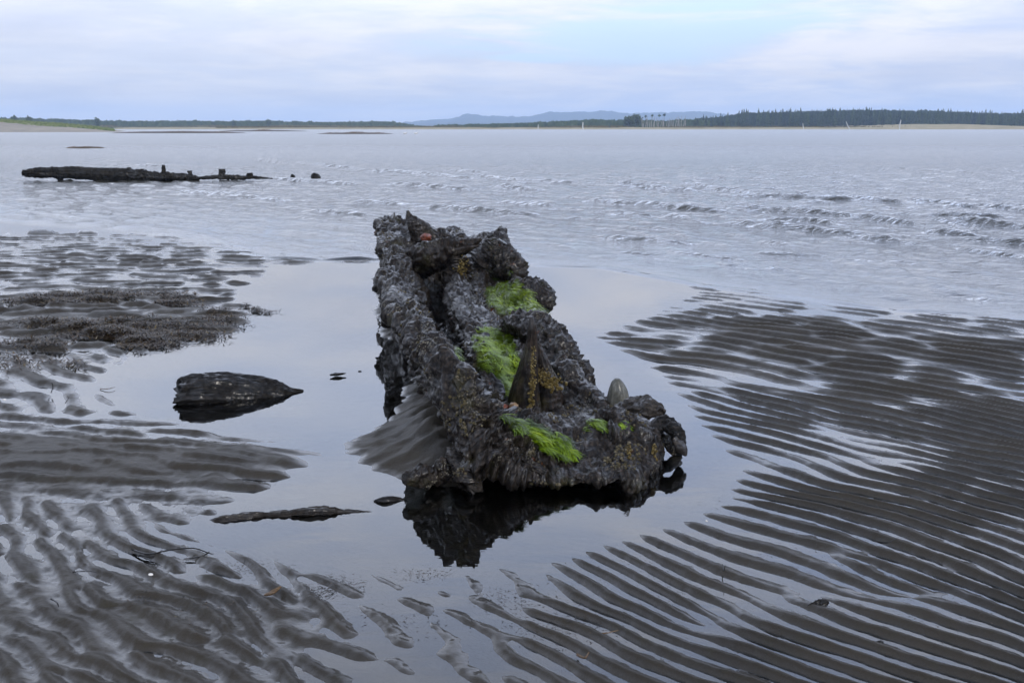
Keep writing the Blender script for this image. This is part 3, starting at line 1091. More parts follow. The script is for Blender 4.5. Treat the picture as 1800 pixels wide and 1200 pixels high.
# the wood behind, which reads as one mass
def forest_mass(name, label, spans, n, Y0, Y1, seed, mat, leaf=1.3, zb=0.7):
    r = np.random.default_rng(seed)
    V, tone = [], []
    for i in range(n):
        px = r.uniform(spans[0][0], spans[-1][0])
        Y = r.uniform(Y0, Y1)
        tp = np.interp(px, [s[0] for s in spans], [s[1] for s in spans]) + r.normal(0, 0.8) + 0.9 * vnoise(np.array([px * 0.11]), np.array([0.0]), seed=seed)[0]
        top = (221.6 - tp) / F * Y + H
        if top < 1.2:
            continue
        X = px2x(px, Y)
        t0 = np.clip(r.normal(0.4, 0.2), 0, 1)
        w = top * 0.20 + 0.5
        for k in range(9):
            f = r.uniform(0, 1) ** 0.8
            z = zb * 0.5 + (top - zb) * f
            ww = w * (1.15 - f)
            cx, cy = X + r.normal(0, ww * 0.5), Y + r.normal(0, ww * 0.5)
            s = leaf * (0.5 + ww * 0.35)
            V += [(cx - s * r.uniform(.5, 1), cy, z - s * r.uniform(.3, .8)), (cx + s * r.uniform(.5, 1), cy + r.normal(0, s * .4), z - s * r.uniform(.3, .8)),
                  (cx + r.normal(0, s * .3), cy, min(z + s * r.uniform(.4, .9), top))]
            tone += [float(np.clip(t0 + r.normal(0, 0.1), 0, 1))] * 3
    me = raw_mesh(name, np.array(V), np.arange(len(V)).reshape(-1, 3), False, 3)
    attr(me, 'tone', tone)
    o = link_mesh(me, name, mat)
    tag(o, label, 'forest', None, 'stuff')


forest_mass('far_wood', 'wood behind the conifers on the right shore', [(1225, 210), (1280, 204), (1300, 200), (1500, 195), (1640, 196), (1740, 200), (1880, 203)], 3200, 600, 680, 51, M_TREE)
forest_mass('middle_wood', 'low dark wood across the water between the gap and the dead trunks',
            [(755, 224), (765, 221), (800, 219.5), (860, 218), (940, 216), (1000, 213), (1040, 210.5), (1100, 211), (1160, 213), (1235, 210), (1250, 212)], 1900, 560, 680, 52, M_TREE)
forest_mass('left_wood', 'long low wood on the horizon at the left',
            [(-100, 208), (0, 207), (20, 209), (50, 207), (80, 210), (160, 211.5), (240, 213.5), (330, 213), (380, 214), (420, 213.5), (470, 212.5), (520, 214.5), (600, 215), (680, 214.5), (700, 215.5), (725, 219), (745, 223)],
            4200, 700, 860, 53, M_TREE2, 1.5)
left_ground = lambda X, Y: -0.5 + 1.4 * smooth01(Y, 640, 680) + 0 * X
terrain('left_far_shore', px2x(-300, 700), px2x(790, 700), 630, 900, 40, 12, left_ground, M_DUNE, 'low far shore under the left wood')
scrub('far_marsh', 'brown marsh edge below the left wood', 60, 780, 660, 690, 0.8, 1.3, 6000, 35, M_RUST, 3.0)

CLUMP = clump_mesh(3.0, 2.9, 4.4, 900, 7, 0.8)
CLUMP2 = clump_mesh(1.7, 2.6, 3.2, 500, 9, 0.6)
TRK2 = trunk_mesh(5, 0.25, 5)
for px, tp, Y, s, me, lab in [(1117, 203, 540, 1.0, CLUMP, 'broad dark rounded tree left of the pale dead trunks'),
                           (1103, 206, 545, 0.8, CLUMP, 'smaller dark tree leaning against the broad rounded tree'),
                           (1224, 209, 545, 0.65, CLUMP, 'low round tree right of the pale dead trunks'),
                           (26, 204.5, 500, 0.75, CLUMP2, 'dark bushy tree over the left dune, the nearer of two side by side'),
                           (172, 208, 600, 0.8, CLUMP2, 'small dark tree standing above the left wood beyond the beach'),
                           (52, 205.5, 520, 0.7, CLUMP2, 'second dark tree over the left dune, right of the bushy one'),
                           (473, 211, 700, 1.0, CLUMP2, 'slightly taller tree in the middle of the left wood'),
                           (412, 212, 700, 0.9, CLUMP2, 'tree head a little left of the middle of the left wood')]:
    h = (221.6 - tp) / F * Y + H - 0.5
    base_h = 7.3 if me is CLUMP else 5.8
    tree('broadleaf_tree', me, TRK2, (px2x(px, Y), Y, 0.5), h / base_h, px, lab, 'rounded trees on the far shores', s * h / base_h * 1.15)

DEAD = [trunk_mesh(6, 0.22, 20 + i, (-0.06, 0.03, 0.09, 0.0)[i], M_DEAD, 5) for i in range(4)]
for i in range(24):
    px = 1128 + i * 3.3 + rr.uniform(-1, 1)
    tp = 207 + rr.uniform(-4, 5)
    Y = rr.uniform(515, 540)
    h = (221.6 - tp) / F * Y + H - 0.6
    o = bpy.data.objects.new('dead_tree', DEAD[i % 4])
    COL.objects.link(o)
    o.location = (px2x(px, Y), Y, 0.5)
    o.scale = (1, 1, h / 6)
    tag(o, 'bleached bare trunk in the stand of dead trees across the water', 'dead tree', 'bleached dead trunks across the water')
# dark bare-stemmed pines over the dead trunks
for px, tp, lab in [(1134, 203, 'thin pine with a small dark head over the left side of the dead trunks'),
                    (1146, 202, 'thin pine with a flat dark head second from the broad tree'),
                    (1158, 202, 'thin pine with a dark head above the middle of the dead trunks'),
                    (1167, 201, 'tallest thin pine with a dark head above the dead trunks')]:
    Y = 545
    h = (221.6 - tp) / F * Y + H - 0.6
    tree('thin_pine', clump_mesh(0.7, 0.7, 9.2, 60, px, 0.5, mat=M_TREE), TRK, (px2x(px, Y), Y, 0.5), h / 10, 0, lab, 'thin pines over the dead trunks')


# ---------------------------------------------------------------- poles, birds
def pole(px0, py0, px1, py1, Y, r, label, group=None):
    a = at(px0, py0, Y)
    b = at(px1, py1, Y)
    a[2] = min(a[2], 0.0) - 0.3
    root_loc = np.array((a[0], Y, 0))
    d = b - a
    L = np.linalg.norm(d)
    n, m = 8, 9
    V = np.zeros((m, n, 3))
    for i in range(m):
        f = i / (m - 1)
        for j in range(n):
            an = 6.283 * j / n
            rad = r * (1 - 0.35 * f)
            V[i, j] = a - root_loc + d * f + np.array((rad * math.cos(an) + 0.2 * r * math.sin(f * 9), rad * math.sin(an), 0))
    V = np.concatenate([V.reshape(-1, 3), [V[-1].mean(0)]])
    me = bpy.data.meshes.new('pole')
    Q = [tuple(q) for q in grid_quads(m, n, True)] + [((m - 1) * n + j, (m - 1) * n + (j + 1) % n, m * n) for j in range(n)]
    me.from_pydata([tuple(v) for v in V], [], [tuple(int(k) for k in q) for q in Q])
    o = link_mesh(me, 'channel_pole', M_POST)
    o.location = root_loc
    tag(o, label, 'pole', group)


pole(1024.5, 229, 1024.5, 215, 440, 0.30, 'upright whitish post in the water below the middle wood', 'poles in the far water')
pole(1413, 228, 1411, 217, 460, 0.20, 'short thin faint pole in front of the right forest, left of the leaning ones', 'poles in the far water')
pole(1494, 228, 1487, 214, 460, 0.26, 'whitish pole leaning left in front of the right forest', 'poles in the far water')
pole(1580, 229, 1583.5, 211, 450, 0.28, 'tall whitish pole leaning right, nearest the right end of the forest', 'poles in the far water')
pole(946, 226, 946, 219, 480, 0.20, 'thin greyish stake left of the upright white post', 'poles in the far water')


def bird(px, py, label):
    c = ground(px, py)
    root = empty('gull', (c[0], c[1], 0), label, 'bird', 'white gulls on the far water')
    s = 1.0
    th = np.linspace(0, 2 * math.pi, 9)[:-1]
    xs = np.linspace(-0.42, 0.42, 9)
    rad = 0.16 * np.sqrt(np.clip(1 - (xs / 0.43) ** 2, 0, 1)) + 0.004
    V = np.stack([np.repeat(xs[:, None], 8, 1), np.outer(rad, np.cos(th)), 0.10 + np.outer(rad, np.sin(th)) + (0.06 * (xs / 0.42) ** 2)[:, None]], -1)
    link_mesh(raw_mesh('body', V, grid_quads(9, 8, True)), 'body', M_SHELL, root)
    V2 = np.stack([np.repeat((np.linspace(0, 0.2, 5) + 0.3)[:, None], 8, 1), np.outer([.05, .06, .075, .06, .006], np.cos(th)),
                   np.array([.2, .27, .33, .35, .34])[:, None] + np.outer([.05, .06, .07, .05, .006], np.sin(th))], -1)
    link_mesh(raw_mesh('head', V2, grid_quads(5, 8, True)), 'head', M_SHELL, root)


bird(712, 235.5, 'white gull on the water right of the marsh islet, the left of two')
bird(731, 235.5, 'white gull on the water right of the marsh islet, the right of two')


# ---------------------------------------------------------------- driftwood builder
def catmull(P, n):
    P = np.asarray(P, float)
    k = len(P)
    t = np.linspace(0, k - 1, n)
    i = np.clip(np.floor(t).astype(int), 0, k - 2)
    f = (t - i)
    sh = (slice(None),) + (None,) * (P.ndim - 1)
    f = f[sh]
    p0 = P[np.clip(i - 1, 0, k - 1)]
    p1 = P[i]
    p2 = P[i + 1]
    p3 = P[np.clip(i + 2, 0, k - 1)]
    return 0.5 * (2 * p1 + (p2 - p0) * f + (2 * p0 - 5 * p1 + 4 * p2 - p3) * f ** 2 + (3 * p1 - p0 - 3 * p2 + p3) * f ** 3)


def grid_normals(V, wrap=False):
    if wrap:
        du = np.roll(V, -1, 1) - np.roll(V, 1, 1)
    else:
        du = np.gradient(V, axis=1)
    dv = np.gradient(V, axis=0)
    n = np.cross(du, dv)
    return n / (np.linalg.norm(n, axis=-1, keepdims=True) + 1e-9)


def crust(x, y, z):
    lane = x + 0.14 * y
    d = 0.034 * fbm(x * 11, y * 7, z * 11, octv=2, seed=505, ridged=True)
    d += 0.020 * fbm(lane * 27, y * 20, z * 27, octv=2, seed=511, ridged=True)
    d += 0.010 * fbm(lane * 70, y * 55, z * 70, octv=2, gain=0.6, seed=521)
    d -= 0.034 * smooth01(vnoise(x * 22, y * 15, z * 22, seed=541), 0.25, 0.7)
    d -= 0.018 * smooth01(vnoise(x * 52, y * 40, z * 52, seed=543), 0.2, 0.7)
    return d + 0.008


def timber(name, path, radii, mat, parent=None, rings=120, segs=48, flat=1.0, grain=0.05, lump=0.12, twist=0.0, seed=0,
           loc=(0, 0, 0), ragged=0.0, fine=0.02, extra=None, crusty=0.0):
    """a worn log along a path; radii per path point; grooves run along it"""
    path = np.asarray(path, float) - np.asarray(loc)
    P = catmull(path, rings)
    R = catmull(np.asarray(radii, float), rings)
    T = np.gradient(P, axis=0)
    T /= np.linalg.norm(T, axis=1, keepdims=True) + 1e-9
    up = np.array((0, 0, 1.0))
    if abs(T[:, 2]).mean() > 0.8:
        up = np.array((0, 1.0, 0))
    S = np.cross(T, up)
    S /= np.linalg.norm(S, axis=1, keepdims=True) + 1e-9
    U = np.cross(S, T)
    th = np.linspace(0, 2 * math.pi, segs + 1)[:-1]
    f = np.linspace(0, 1, rings)
    A = th[None, :] + twist * f[:, None]
    L = np.linalg.norm(path[-1] - path[0])
    cx, cy = np.cos(th)[None, :], np.sin(th)[None, :]
    rr_ = R[:, None] * (1
                        + grain * 2.2 * fbm(np.cos(A) * 7 + 9, np.sin(A) * 7, (f[:, None] * L * 2.0) + 0 * A, octv=3, seed=seed, ridged=True)
                        + lump * fbm(np.cos(A) * 1.5, np.sin(A) * 1.5, f[:, None] * L * 3 + 0 * A, octv=3, seed=seed + 9)
                        + fine * fbm(np.cos(A) * 14, np.sin(A) * 14, f[:, None] * L * 30 + 0 * A, octv=2, seed=seed + 19))
    if extra is not None:
        rr_ = rr_ * extra(f[:, None], A)
    V = P[:, None, :] + S[:, None, :] * (rr_ * cx)[..., None] + U[:, None, :] * (rr_ * cy * flat)[..., None]
    if crusty:
        Wd = V + np.asarray(loc)
        dd = crust(Wd[..., 0], Wd[..., 1], Wd[..., 2]) * crusty * np.clip(R / 0.05, 0.15, 1)[:, None]
        V = V + (S[:, None, :] * cx[..., None] + U[:, None, :] * cy[..., None]) * dd[..., None]
    if ragged:
        rag = ragged * (fbm(np.cos(A[:1]) * 3 + 4, np.sin(A[:1]) * 3, octv=3, seed=seed + 40))
        wE = np.clip(1 - f * 8, 0, 1)[:, None] + np.clip(f * 8 - 7, 0, 1)[:, None]
        V = V + T[:, None, :] * (rag * wE)[..., None]
    V = V.reshape(-1, 3)
    V = np.concatenate([V, [V[:segs].mean(0) + (T[0] * R[0] * 0.25)], [V[-segs:].mean(0) - (T[-1] * R[-1] * 0.15)]])
    Q = grid_quads(rings, segs, True)
    n0 = rings * segs
    j = np.arange(segs)
    c0 = np.stack([j, np.full(segs, n0), np.full(segs, n0), (j + 1) % segs], -1)
    me = bpy.data.meshes.new(name)
    tris0 = np.stack([(j + 1) % segs, j, np.full(segs, n0)], -1)
    tris1 = np.stack([(rings - 1) * segs + j, (rings - 1) * segs + (j + 1) % segs, np.full(segs, n0 + 1)], -1)
    allv = V.astype(np.float32)
    loops = np.concatenate([Q.ravel(), tris0.ravel(), tris1.ravel()]).astype(np.int32)
    tot = np.concatenate([np.full(len(Q), 4), np.full(2 * segs, 3)]).astype(np.int32)
    start = np.concatenate([[0], np.cumsum(tot)[:-1]]).astype(np.int32)
    me.vertices.add(len(allv))
    me.vertices.foreach_set('co', allv.ravel())
    me.loops.add(len(loops))
    me.loops.foreach_set('vertex_index', loops)
    me.polygons.add(len(tot))
    me.polygons.foreach_set('loop_start', start)
    me.polygons.foreach_set('loop_total', tot)
    me.polygons.foreach_set('use_smooth', np.ones(len(tot), bool))
    me.update(calc_edges=True)
    o = link_mesh(me, name, mat, parent)
    if parent is None:
        o.location = loc
    return o


# ---------------------------------------------------------------- the wreck timber
# stations from near to far: distance, then (photo column, height) across
ST = [
    (4.46, [(px, -.14) for px in (806, 812, 818, 830, 860, 900, 950, 1000, 1055, 1085, 1090)]),
    (4.42, [(808, -.12), (804, -.06), (806, .02), (820, .03), (855, .03), (900, .02), (950, .015), (1000, .015), (1060, .015), (1092, .0), (1100, -.12)]),
    (4.20, [(826, -.12), (824, .00), (822, .06), (828, .12), (855, .11), (900, .07), (950, .05), (1000, .045), (1060, .045), (1100, .04), (1106, -.12)]),
    (4.34, [(822, -.12), (815, .05), (806, .20), (815, .32), (852, .24), (898, .15), (950, .10), (1005, .085), (1070, .09), (1125, .08), (1135, -.12)]),
    (4.52, [(808, -.12), (800, .12), (784, .33), (812, .47), (852, .34), (894, .22), (945, .15), (1000, .12), (1070, .13), (1135, .12), (1158, -.12)]),
    (4.80, [(800, -.12), (778, .20), (748, .41), (778, .50), (818, .34), (864, .20), (925, .19), (985, .15), (1065, .19), (1130, .17), (1160, -.12)]),
    (5.20, [(785, -.12), (758, .24), (728, .45), (756, .50), (792, .29), (832, .12), (900, .09), (965, .04), (1040, .06), (1082, .10), (1120, -.12)]),
    (5.80, [(765, -.12), (738, .24), (714, .43), (742, .46), (776, .24), (806, .08), (846, .24), (880, .12), (950, .14), (1000, .17), (1040, -.12)]),
    (6.50, [(745, -.12), (720, .22), (693, .40), (728, .40), (760, .18), (798, .04), (836, .21), (872, .13), (930, .15), (966, .21), (1000, -.12)]),
    (7.50, [(706, -.12), (687, .24), (679, .36), (712, .36), (746, .16), (785, .03), (826, .17), (868, .13), (912, .10), (945, .17), (980, -.12)]),
    (8.60, [(698, -.12), (683, .26), (676, .41), (706, .43), (738, .20), (770, -.02), (808, .14), (855, .14), (898, .12), (925, .16), (945, -.12)]),
    (9.20, [(693, -.12), (680, .30), (674, .45), (702, .47), (732, .20), (768, -.03), (806, .12), (850, .18), (885, .17), (905, .25), (925, -.12)]),
    (9.80, [(689, -.12), (676, .34), (671, .52), (699, .52), (733, .46), (768, .42), (806, .46), (845, .32), (878, .26), (905, .36), (917, -.12)]),
    (10.5, [(684, -.12), (672, .38), (668, .60), (692, .62), (728, .54), (765, .50), (800, .50), (832, .44), (862, .46), (886, .46), (900, -.12)]),
    (10.9, [(690, -.12), (682, .10), (678, .30), (700, .36), (730, .30), (765, .25), (800, .25), (830, .22), (855, .22), (875, .20), (888, -.12)]),
    (11.1, [(696, -.15), (690, -.12), (688, -.10), (700, -.10), (730, -.10), (765, -.10), (800, -.10), (830, -.10), (855, -.10), (870, -.10), (880, -.15)]),
]
WORIGIN = np.array((-0.35, 6.5, 0.0))


def build_wreck():
    C = np.array([[(xat(px, Y, z), Y, z) for px, z in row] for Y, row in ST])
    U = catmull(C, 780)
    V = catmull(U.transpose(1, 0, 2), 270).transpose(1, 0, 2)
    # even out spacing along the length is not needed; the near end has more stations
    x, y, z = V[..., 0], V[..., 1], V[..., 2]
    N = grid_normals(V)
    if N[390, 135, 2] < 0:
        N = -N
    zz = np.clip((z + 0.05) / 0.15, 0, 1)
    lane = (x + 0.14 * y)                   # grain runs along the timber
    d = 0.050 * fbm(lane * 6, y * 2.6, z * 6, octv=3, seed=501) + 0.022 * fbm(x * 9, y * 5, z * 9, octv=2, seed=503, ridged=True)
    rough = 0.30 + 0.85 * smooth01(vnoise(x * 3.2 + 4, y * 1.6, z * 3, seed=577) + 0.35 * vnoise(x * 9, y * 6, z * 9, seed=578), -0.45, 0.35)
    d += crust(x, y, z) * rough
    # open grain where the crust has gone
    d += (1.15 - rough) * 0.014 * fbm(lane * 45, y * 3.0, z * 22, octv=3, seed=580, ridged=True)
    # big torn notches
    d -= 0.06 * smooth01(vnoise(x * 5.5, y * 3.2, z * 5, seed=583), 0.45, 0.85)
    # raised longitudinal ribs and clefts
    rib = vnoise(lane * 16 + 5, y * 0.9, seed=551)
    d += 0.020 * (1 - 2 * np.abs(rib)) * smooth01(z, 0.05, 0.25)
    V = V + N * (d * (0.35 + 0.65 * zz))[..., None]
    # torn vertical splinters on the near face
    face = (1 - smooth01(y, 4.3, 4.5))
    V[..., 1] += face * 0.035 * fbm(x * 26, z * 4, octv=3, seed=561, ridged=True)
    return V


WV = build_wreck()
wpx, wpy = project(WV)
wreck = empty('shipwreck_timber', tuple(WORIGIN), 'big rotten black wreck timber in the calm pool, with green algae and a spike', 'shipwreck timber')
# where the algae grows, as outlines on the photograph with a distance range
ALG = [([(828, 572), (862, 568), (886, 586), (910, 608), (916, 642), (898, 672), (884, 702), (860, 698), (846, 655), (832, 612)], 5.3, 7.9),
       ([(850, 508), (880, 496), (918, 492), (942, 506), (958, 550), (926, 566), (888, 556), (860, 532)], 6.8, 9.9),
       ([(856, 476), (880, 470), (900, 474), (898, 486), (870, 488)], 8.2, 10.4),
       ([(876, 734), (910, 738), (945, 752), (985, 772), (1005, 795), (985, 808), (955, 795), (925, 765), (890, 748)], 4.3, 5.6),
       ([(1078, 738), (1100, 742), (1104, 752), (1085, 756)], 4.2, 5.6),
       ([(795, 612), (808, 640), (820, 680), (815, 692), (800, 660), (788, 625)], 5.0, 6.6),
       ([(1030, 740), (1050, 738), (1045, 752), (1030, 752)], 4.2, 5.6)]
alg_mask = np.zeros(wpx.shape)
N_W = grid_normals(WV)
if N_W[390, 135, 2] < 0:
    N_W = -N_W
toc = np.array((0, 0, H)) - WV
toc /= np.linalg.norm(toc, axis=-1, keepdims=True)
facing = (N_W * toc).sum(-1) > -0.1
for poly, y0, y1 in ALG:
    sd = poly_sdf(wpx, wpy, np.array(poly, float))
    alg_mask = np.maximum(alg_mask, smooth01(sd + 7 * vnoise(wpx * 0.12, wpy * 0.12, seed=9), -2, 6) * (WV[..., 1] > y0) * (WV[..., 1] < y1))
me = raw_mesh('wreck_body', WV - WORIGIN, grid_quads(*WV.shape[:2]))
attr(me, 'algae', alg_mask)
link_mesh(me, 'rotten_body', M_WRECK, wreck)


def strands(name, P, Nn, D, length, width, mat, parent, seed, tonebase=0.5, origin=WORIGIN, segs=3, lift=0.35, curl=0.5, tones=None):
    """thin ribbons rooted at P, lying along D"""
    r = np.random.default_rng(seed)
    n = len(P)
    L = length * r.uniform(0.5, 1.3, n)
    side = np.cross(D, Nn)
    side /= np.linalg.norm(side, axis=1, keepdims=True) + 1e-9
    w = width * r.uniform(0.6, 1.4, n)
    V = np.zeros((n, segs + 1, 2, 3))
    bend = r.normal(0, curl, n)
    p = P + Nn * 0.002
    for k in range(segs + 1):
        f = k / segs
        off = D * (L * f)[:, None] + side * (bend * L * f * f)[:, None] + Nn * (lift * L * math.sin(math.pi * min(f * 0.9, 1)) * 0.5)[:, None]
        ww = (w * (1 - 0.7 * f))[:, None]
        V[:, k, 0] = p + off - side * ww
        V[:, k, 1] = p + off + side * ww
    base = np.arange(n)[:, None] * (segs + 1) * 2
    Q = np.concatenate([base + np.array([2 * k, 2 * k + 1, 2 * k + 3, 2 * k + 2]) for k in range(segs)], 0)
    me = raw_mesh(name, V.reshape(-1, 3) - origin, Q, True)
    tv = r.normal(tonebase, 0.27, n) if tones is None else tones + r.normal(0, 0.14, n)
    attr(me, 'tone', np.repeat(np.clip(tv, 0, 1), (segs + 1) * 2))
    o = link_mesh(me, name, mat, parent)
    return o


counts = [5200, 4500, 1500, 4200, 400, 800, 250]
for i, (poly, y0, y1) in enumerate(ALG):
    sd = poly_sdf(wpx, wpy, np.array(poly, float))
    sel = np.argwhere((sd + 7 * vnoise(wpx * 0.12, wpy * 0.12, seed=9) > 0) & (WV[..., 1] > y0) & (WV[..., 1] < y1) & facing)
    if not len(sel):
        print('no algae place', i)
        continue
    pick = sel[rng.integers(0, len(sel), counts[i])]
    P = WV[pick[:, 0], pick[:, 1]] + rng.normal(0, 0.003, (len(pick), 3))
    Nn = N_W[pick[:, 0], pick[:, 1]]
    Nn = Nn * 0.4 + np.array((0, 0, 0.8))
    Nn /= np.linalg.norm(Nn, axis=1, keepdims=True)
    flow = 2.6 * vnoise(P[:, 0] * 9, P[:, 1] * 6, seed=77)
    D = np.stack([0.8 * np.cos(flow * 0.5) + 0.1, -0.55 + 0.5 * np.sin(flow), -0.25 + 0 * flow], -1)
    D /= np.linalg.norm(D, axis=1, keepdims=True)
    # tones follow the folds of the mat
    o = strands('green_algae', P, Nn, D, 0.055, 0.0026, M_ALGAE, wreck, 600 + i, lift=0.45, curl=0.35,
                tones=0.50 + 0.42 * vnoise(P[:, 0] * 16, P[:, 1] * 14, seed=78) - 0.30 * np.clip(1 - sd[pick[:, 0], pick[:, 1]] / 9, 0, 1))
    o['kind'] = 'stuff'

# barnacles: little cones where the crust is thick
def barnacles(P, Nn, size, seed, origin, parent, mat=M_BARN, name='barnacles'):
    r = np.random.default_rng(seed)
    n = len(P)
    s = size * r.uniform(0.5, 1.5, n)
    a = np.cross(Nn, np.array((0.3, 0.9, 0.2)))
    a /= np.linalg.norm(a, axis=1, keepdims=True)
    b = np.cross(Nn, a)
    V = np.zeros((n, 11, 3))
    for j in range(5):
        t = 6.283 * j / 5
        V[:, j] = P + (a * math.cos(t) + b * math.sin(t)) * s[:, None]
        V[:, 5 + j] = P + (a * math.cos(t) + b * math.sin(t)) * (s * 0.5)[:, None] + Nn * (s * 0.9)[:, None]
    V[:, 10] = P + Nn * (s * 0.55)[:, None]
    f = []
    for j in range(5):
        k = (j + 1) % 5
        f += [(j, k, 5 + k), (j, 5 + k, 5 + j), (5 + j, 5 + k, 10)]
    f = np.array(f)
    T = (np.arange(n)[:, None, None] * 11 + f[None]).reshape(-1, 3)
    me = raw_mesh(name, V.reshape(-1, 3) - origin, T, False, 3)
    attr(me, 'tone', np.repeat(np.clip(r.normal(0.5, 0.3, n), 0, 1), 11))
    o = link_mesh(me, name, mat, parent)
    o['kind'] = 'stuff'
    return o


clump = vnoise(WV[..., 0] * 9, WV[..., 1] * 7, WV[..., 2] * 9, seed=700)
sel = np.argwhere((clump > 0.38) & (WV[..., 2] > 0.04) & facing & (alg_mask < 0.3))
pick = sel[rng.integers(0, len(sel), 1500)]
barnacles(WV[pick[:, 0], pick[:, 1]], N_W[pick[:, 0], pick[:, 1]], 0.0065, 701, WORIGIN, wreck)


def wpart(name, pts, radii, mat, label=None, **kw):
    """a piece of the wreck; pts as (photo column, row, distance)"""
    P = [at(*p) if len(p) == 3 else p for p in pts]
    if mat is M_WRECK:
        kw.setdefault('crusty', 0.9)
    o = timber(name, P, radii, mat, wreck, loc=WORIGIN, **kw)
    if label:
        o['label'] = label
    return o


def rug(k, fr=5.0, seed=0):
    return lambda f, A: 1 + k * fbm(np.cos(A) * fr, np.sin(A) * fr, f * fr * 2.5 + 0 * A, octv=4, gain=0.6, seed=seed + 90, ridged=True)


# the tall two-pronged spike
wpart('spike', [(925, 775, 5.28), (922, 705, 5.28), (930, 645, 5.28), (935, 600, 5.28), (935, 575, 5.28), (934, 556, 5.28)],
      [.11, .078, .048, .030, .022, .009], M_SPIKE, 'tall brown pointed spike standing up from the timber', rings=150, segs=56, lump=.18, extra=rug(.16, 2.2, 1), seed=1)
wpart('spike', [(968, 770, 5.42), (962, 700, 5.42), (955, 650, 5.42), (945, 612, 5.40), (938, 592, 5.38)],
      [.13, .08, .045, .022, .008], M_SPIKE, 'broader rear prong of the spike, crusted with yellow barnacles', rings=130, segs=56, lump=.22, extra=rug(.22, 2.5, 2), seed=2)
wpart('buttress', [(1040, 735, 5.5), (1012, 685, 5.75), (992, 640, 6.0), (970, 598, 6.3), (952, 574, 6.5)],
      [.05, .085, .085, .075, .04], M_WRECK, None, rings=130, segs=56, lump=.30, extra=rug(.34, 2.6, 3), seed=3)
wpart('buttress', [(885, 575, 6.9), (915, 570, 6.7), (945, 585, 6.5), (985, 625, 6.3), (1012, 650, 6.2)],
      [.03, .06, .08, .07, .03], M_WRECK, None, rings=110, segs=48, lump=.3, extra=rug(.34, 2.6, 4), seed=4)
# mid rib with a sharp back
wpart('inner_rib', [(868, 712, 5.25), (858, 670, 5.6), (842, 620, 6.2), (815, 560, 7.2), (805, 515, 8.3), (800, 480, 9.2)],
      [.03, .05, .055, .06, .07, .05], M_WRECK, None, rings=220, segs=40, lump=.3, extra=rug(.40, 2.4, 5), seed=5)
# broken blocks on the right flank
wpart('broken_block', [(905, 512, 9.0), (928, 512, 8.8), (944, 520, 8.6), (950, 534, 8.4)], [.07, .10, .11, .075], M_WRECK, 'rounded broken block sticking out on the right flank',
      rings=90, segs=48, lump=.2, extra=rug(.24, 2.4, 6), seed=6, flat=.9)
wpart('broken_block', [(850, 480, 9.6), (872, 445, 9.6), (885, 425, 9.6)], [.14, .13, .04], M_WRECK, None, rings=90, segs=48, lump=.3, extra=rug(.34, 2.4, 7), seed=7)
wpart('broken_block', [(885, 462, 9.5), (903, 472, 9.4), (914, 486, 9.3)], [.12, .10, .05], M_WRECK, None, rings=80, segs=44, lump=.3, extra=rug(.30, 2.4, 8), seed=8)
# far end: leaning tooth, lump, hanging root
wpart('tooth', [(760, 440, 9.9), (742, 412, 9.85), (729, 394, 9.8), (720, 383, 9.8), (716, 370, 9.8)], [.17, .115, .065, .036, .010], M_WRECK,
      'leaning pointed tooth at the far end', rings=110, segs=48, lump=.2, extra=rug(.12, 2.4, 9), seed=9, crusty=.3)
wpart('knob', [(690, 455, 10.2), (687, 425, 10.2), (686, 405, 10.2), (687, 392, 10.2)], [.12, .115, .10, .03], M_WRECK, None,
      rings=90, segs=48, lump=.2, extra=rug(.28, 2.6, 10), seed=10)
wpart('root_stub', [(722, 470, 9.2), (755, 452, 8.95), (792, 438, 8.85), (822, 430, 8.8), (847, 420, 8.75)],
      [.11, .115, .08, .042, .009], M_SPIKE, 'brown broken root stub hanging over a dark hollow', rings=140, segs=48, lump=.2, extra=rug(.2, 2, 11), seed=11, grain=.1, crusty=.5)
wpart('root_stub', [(800, 442, 8.8), (822, 436, 8.75), (842, 432, 8.75)], [.05, .03, .008], M_SPIKE, None, rings=50, segs=24, lump=.3, seed=12)
wpart('root_stub', [(808, 448, 8.85), (806, 475, 8.85), (797, 505, 8.85), (790, 530, 8.85)], [.085, .075, .07, .06], M_WRECK, None, rings=90, segs=44, lump=.35, extra=rug(.34, 2.5, 13), seed=13)
wpart('knob', [(815, 440, 9.9), (812, 420, 9.9), (814, 409, 9.9)], [.07, .05, .015], M_WRECK, None, rings=60, segs=36, lump=.3, extra=rug(.3, 2.5, 15), seed=15)
wpart('knob', [(768, 432, 9.9), (778, 420, 9.9), (795, 418, 9.9)], [.09, .07, .02], M_WRECK, None, rings=60, segs=36, lump=.3, extra=rug(.3, 2.5, 16), seed=16)
